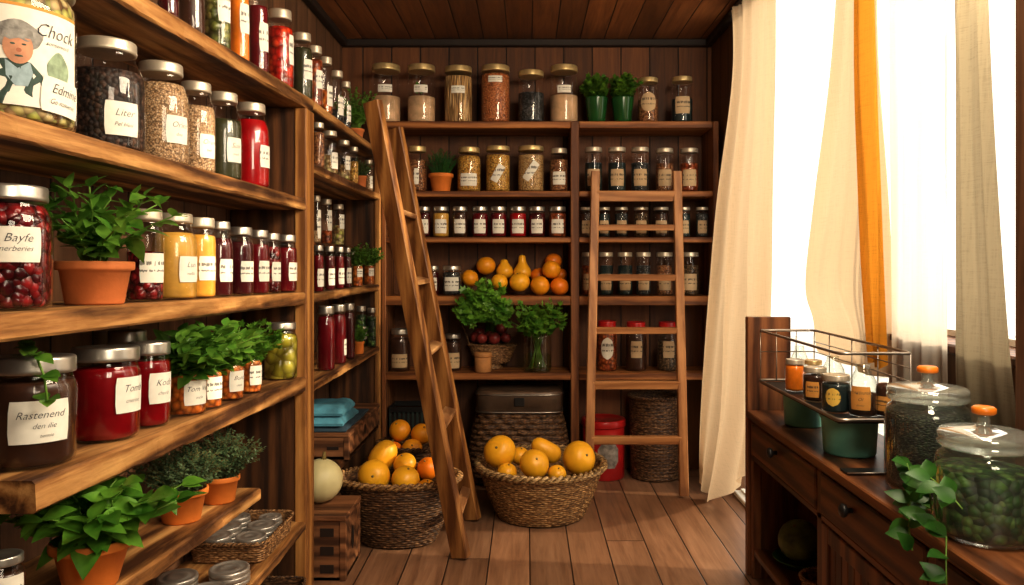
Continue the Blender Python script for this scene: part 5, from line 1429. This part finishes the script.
RK('square-shouldered bottle with a big orange label in the rack', 863, 1.05, .042, .165, 'brown', 'bottle', None, fill=.5, lz=(.14, .58), lw=1.5, text=[('TAKENMA', 0, .22, .17), ('Ol', 0, -.05, .2), ('dorter', 0, -.3, .12)])
RK('small dark jar at the window side of the rack', 886, 1.118, .03, .13, 'brown', 'tall', None, lz=(.15, .5), lw=1.4)
RK('empty clear bottle at the far end of the rack', 799.5, 1.07, .034, .155, None, 'bottle', None, lab=None)
RK('clear bottle of amber oil behind the front jars in the rack', 833, 1.09, .04, .15, 'orange', 'bottle', None, fill=.3, lab=None)
RK('small amber jar behind the second one in the rack', 813, 1.08, .034, .11, 'honey', lid='gold', lab=None)
t = thing('metal_tray', 'thin dark metal tray lying on the sideboard before the canister', 'tray', (1.02, 2.17+.04, DZ+.001))
mb = MB(); mb.box(-.08, .10, -.028, .028, 0, .006, 0, .002); mb.build('tray_body', M['black'], t)
mb = MB(); mb.tube([(-.08, -.03, .006), (.10, -.03, .006)], .003, 6); mb.build('rim', M['steel'], t)
t.location = (.99, 2.25-.085, DZ+.001)
t.location = (1.0, 2.21, DZ+.001)

# ------------------------------------------------------------------ curtains
def catm(p, t):
    n = len(p)-1; f = t*n; i = min(int(f), n-1); u = f-i
    a, b, c, d = p[max(i-1, 0)], p[i], p[i+1], p[min(i+2, n)]
    return tuple(.5*((2*b[k]) + (-a[k]+c[k])*u + (2*a[k]-5*b[k]+4*c[k]-d[k])*u*u + (-a[k]+3*b[k]-3*c[k]+d[k])*u**3) for k in range(3))
def curtain(name, label, rows, mat, folds, amp, seed, nu=90, nv=60, group=None, ampz=None, gather=0):
    """rows: from the top down, each a list of points along the width (heights relative to the eye)"""
    ph = seed*1.3
    def fn(u, v):
        cols = [catm(r_, u) for r_ in rows]; p = catm(cols, v)
        a = amp*(.55 + .6*v) if ampz is None else ampz(v)*amp
        e = 1.0
        w = math.sin(2*PI*folds*u + ph + .8*math.sin(3*v + ph)) + .45*math.sin(2*PI*folds*2.3*u + 2*ph + 1.5*v) + .5*noise.noise((u*6+ph, v*3, seed))
        g = gather*math.exp(-v*28)*.012*math.sin(2*PI*folds*5*u)
        return (p[0] + a*w*e + g, p[1] + a*.35*math.cos(2*PI*folds*u + ph), p[2] + H + .006*w*(v > .98))
    mb = MB(); mb.grid(fn, nu, nv); o = mb.build(name, M[mat]); tag(o, label, 'curtain', group); return o
def pxX(px, py, X): 
    d = X*F/(px-VX); return (X, d, (VY-py)*d/F)
def pxd(px, py, d): return ((px-VX)*d/F, d, (VY-py)*d/F)
CG = 'curtains along the right-hand window'
curtain('curtain', 'cream curtain nearest the back corner, hanging to the floor', [
    [(1.10, 4.05, 1.335), (1.10, 3.78, 1.335), (1.10, 3.42, 1.335)],
    [(1.10, 4.08, .92), (1.10, 3.80, .9), (1.10, 3.42, .9)],
    [(1.045, 4.2, .287), (1.065, 3.88, .25), (1.09, 3.45, .25)],
    [(1.0, 4.2, -.21), (1.04, 3.88, -.25), (1.085, 3.46, -.2)],
    [(.968, 4.2, -.80), (1.02, 3.9, -.80), (1.08, 3.5, -.7)],
    [(.965, 4.16, -1.14), (.99, 4.1, -1.29), (1.075, 3.56, -.98)]], 'linen', 3, .026, 1, group=CG, gather=1)
mb = MB(); mb.tube([(1.10, 4.12, H+1.345), (1.10, 3.4, H+1.345), (1.10, 1.6, H+1.345)], .009, 8)
o = mb.build('curtain_rod', M['rodiron']); tag(o, 'thin dark rod carrying the cream curtain near the ceiling', 'curtain rod')
Z0 = 1.318
XC = 1.235
curtain('curtain', 'cream curtain bunched and swept up above the wire rack', [
    [(XC, 3.00, Z0), (XC, 2.86, Z0), (XC, 2.72, Z0)],
    [(XC, 3.10, .75), (XC, 2.92, .75), (XC, 2.71, .75)],
    [(XC-.01, 3.24, .25), (XC-.02, 2.95, .25), (XC, 2.64, .25)],
    [(XC-.02, 3.30, -.1), (XC-.05, 2.95, -.08), (XC, 2.61, -.1)],
    [(XC-.0, 3.31, -.24), (XC-.01, 2.92, -.25), (XC, 2.60, -.28)],
    [(XC+.01, 3.30, -.36), (XC+.0, 2.9, -.40), (XC+.01, 2.60, -.40)],
    [(XC+.04, 3.26, -.37), (XC+.03, 2.9, -.37), (XC+.03, 2.61, -.33)]], 'linen', 2, .022, 2, group=CG)
curtain('curtain', 'golden yellow curtain strip between cream and white curtains', [
    [(XC-.03, 2.77, Z0), (XC-.045, 2.72, Z0), (XC-.03, 2.64, Z0)],
    [(XC-.04, 2.75, .6), (XC-.05, 2.69, .6), (XC-.03, 2.60, .6)],
    [(XC-.05, 2.66, .0), (XC-.06, 2.61, .0), (XC-.04, 2.53, .0)],
    [(XC-.05, 2.60, -.33), (XC-.06, 2.57, -.36), (XC-.04, 2.51, -.34)]], 'goldcloth', 1.2, .012, 3, nu=40, group=CG)
curtain('curtain', 'sheer white curtain glowing in front of the window', [
    [(XC, 2.56, Z0), (XC, 2.40, Z0), (XC, 2.22, Z0)],
    [(XC, 2.56, .5), (XC, 2.39, .5), (XC, 2.22, .5)],
    [(XC, 2.56, -.2), (XC, 2.39, -.2), (XC, 2.22, -.2)],
    [(XC, 2.56, -.58), (XC, 2.39, -.58), (XC, 2.22, -.58)]], 'sheer', 3, .012, 4, group=CG, ampz=lambda v: 1-.5*v)
curtain('curtain', 'grey-beige linen curtain closest to the viewer, over the sill', [
    [(XC-.02, 2.20, Z0), (XC-.02, 2.12, Z0), (XC-.02, 2.03, Z0)],
    [(XC-.02, 2.17, .6), (XC-.02, 2.09, .6), (XC-.02, 2.00, .6)],
    [(XC-.02, 2.17, .0), (XC-.02, 2.06, .0), (XC-.02, 1.945, .0)],
    [(XC-.02, 2.16, -.35), (XC-.02, 2.03, -.35), (XC-.02, 1.89, -.35)],
    [(XC-.0, 2.15, -.55), (XC-.0, 2.0, -.55), (XC-.0, 1.85, -.55)]], 'graylinen', 2, .011, 5, group=CG, ampz=lambda v: 1-.6*v)
mb = MB(); mb.tube([(XC, 3.2, H+Z0-.012+.022), (XC, 1.81, H+Z0-.012+.022)], .008, 8)

for f in LATER: f()

# ------------------------------------------------------------------ light and camera
wd = bpy.data.worlds.new('world'); SC.world = wd; wd.use_nodes = True
bg = wd.node_tree.nodes['Background']; bg.inputs[0].default_value = (1.0, .95, .86, 1); bg.inputs[1].default_value = 1.5
def area(name, loc, target, sx, sy, power, col):
    l = bpy.data.lights.new(name, 'AREA'); l.shape = 'RECTANGLE'; l.size = sx; l.size_y = sy; l.energy = power; l.color = col
    o = bpy.data.objects.new(name, l); COL.objects.link(o); o.location = loc
    o.rotation_euler = (Vector(target)-Vector(loc)).to_track_quat('-Z', 'Y').to_euler(); return o
area('added_key_light', (1.02, 1.55, H+1.12), (-.9, 2.5, H-.15), 1.3, .6, 62, (1.0, .86, .65))  # added area lamp under the ceiling, out of view, standing in for daylight
area('added_fill_light', (.9, -.3, H+.7), (-.7, 3.0, H-.1), .9, .9, 34, (1.0, .86, .66))  # added fill lamp behind the camera, not a fitting of the room
area('door_light', (1.62, 2.95, H+.4), (-.6, 3.2, H-.4), 2.3, 2.2, 17, (1.0, .87, .68))
s = bpy.data.lights.new('sun', 'SUN'); s.energy = 2.5; s.angle = .03; s.color = (1, .84, .6)
so = bpy.data.objects.new('sun', s); COL.objects.link(so); so.rotation_euler = Vector((-1, .12, -.42)).to_track_quat('-Z', 'Y').to_euler()
cd = bpy.data.cameras.new('camera'); cam = bpy.data.objects.new('camera', cd); COL.objects.link(cam); SC.camera = cam
cam.location = (0, 0, H); cam.rotation_euler = (PI/2, 0, 0)
cd.sensor_width = 36; cd.lens = 36*F/1024; cd.shift_x = (512-VX)/1024; cd.shift_y = (VY-292.5)/1024; cd.clip_start = .02
SC.view_settings.view_transform = 'Standard'
SC.view_settings.exposure = .3; SC.view_settings.gamma = .84
SC.cycles.transparent_max_bounces = 24
SC.cycles.max_bounces = 8
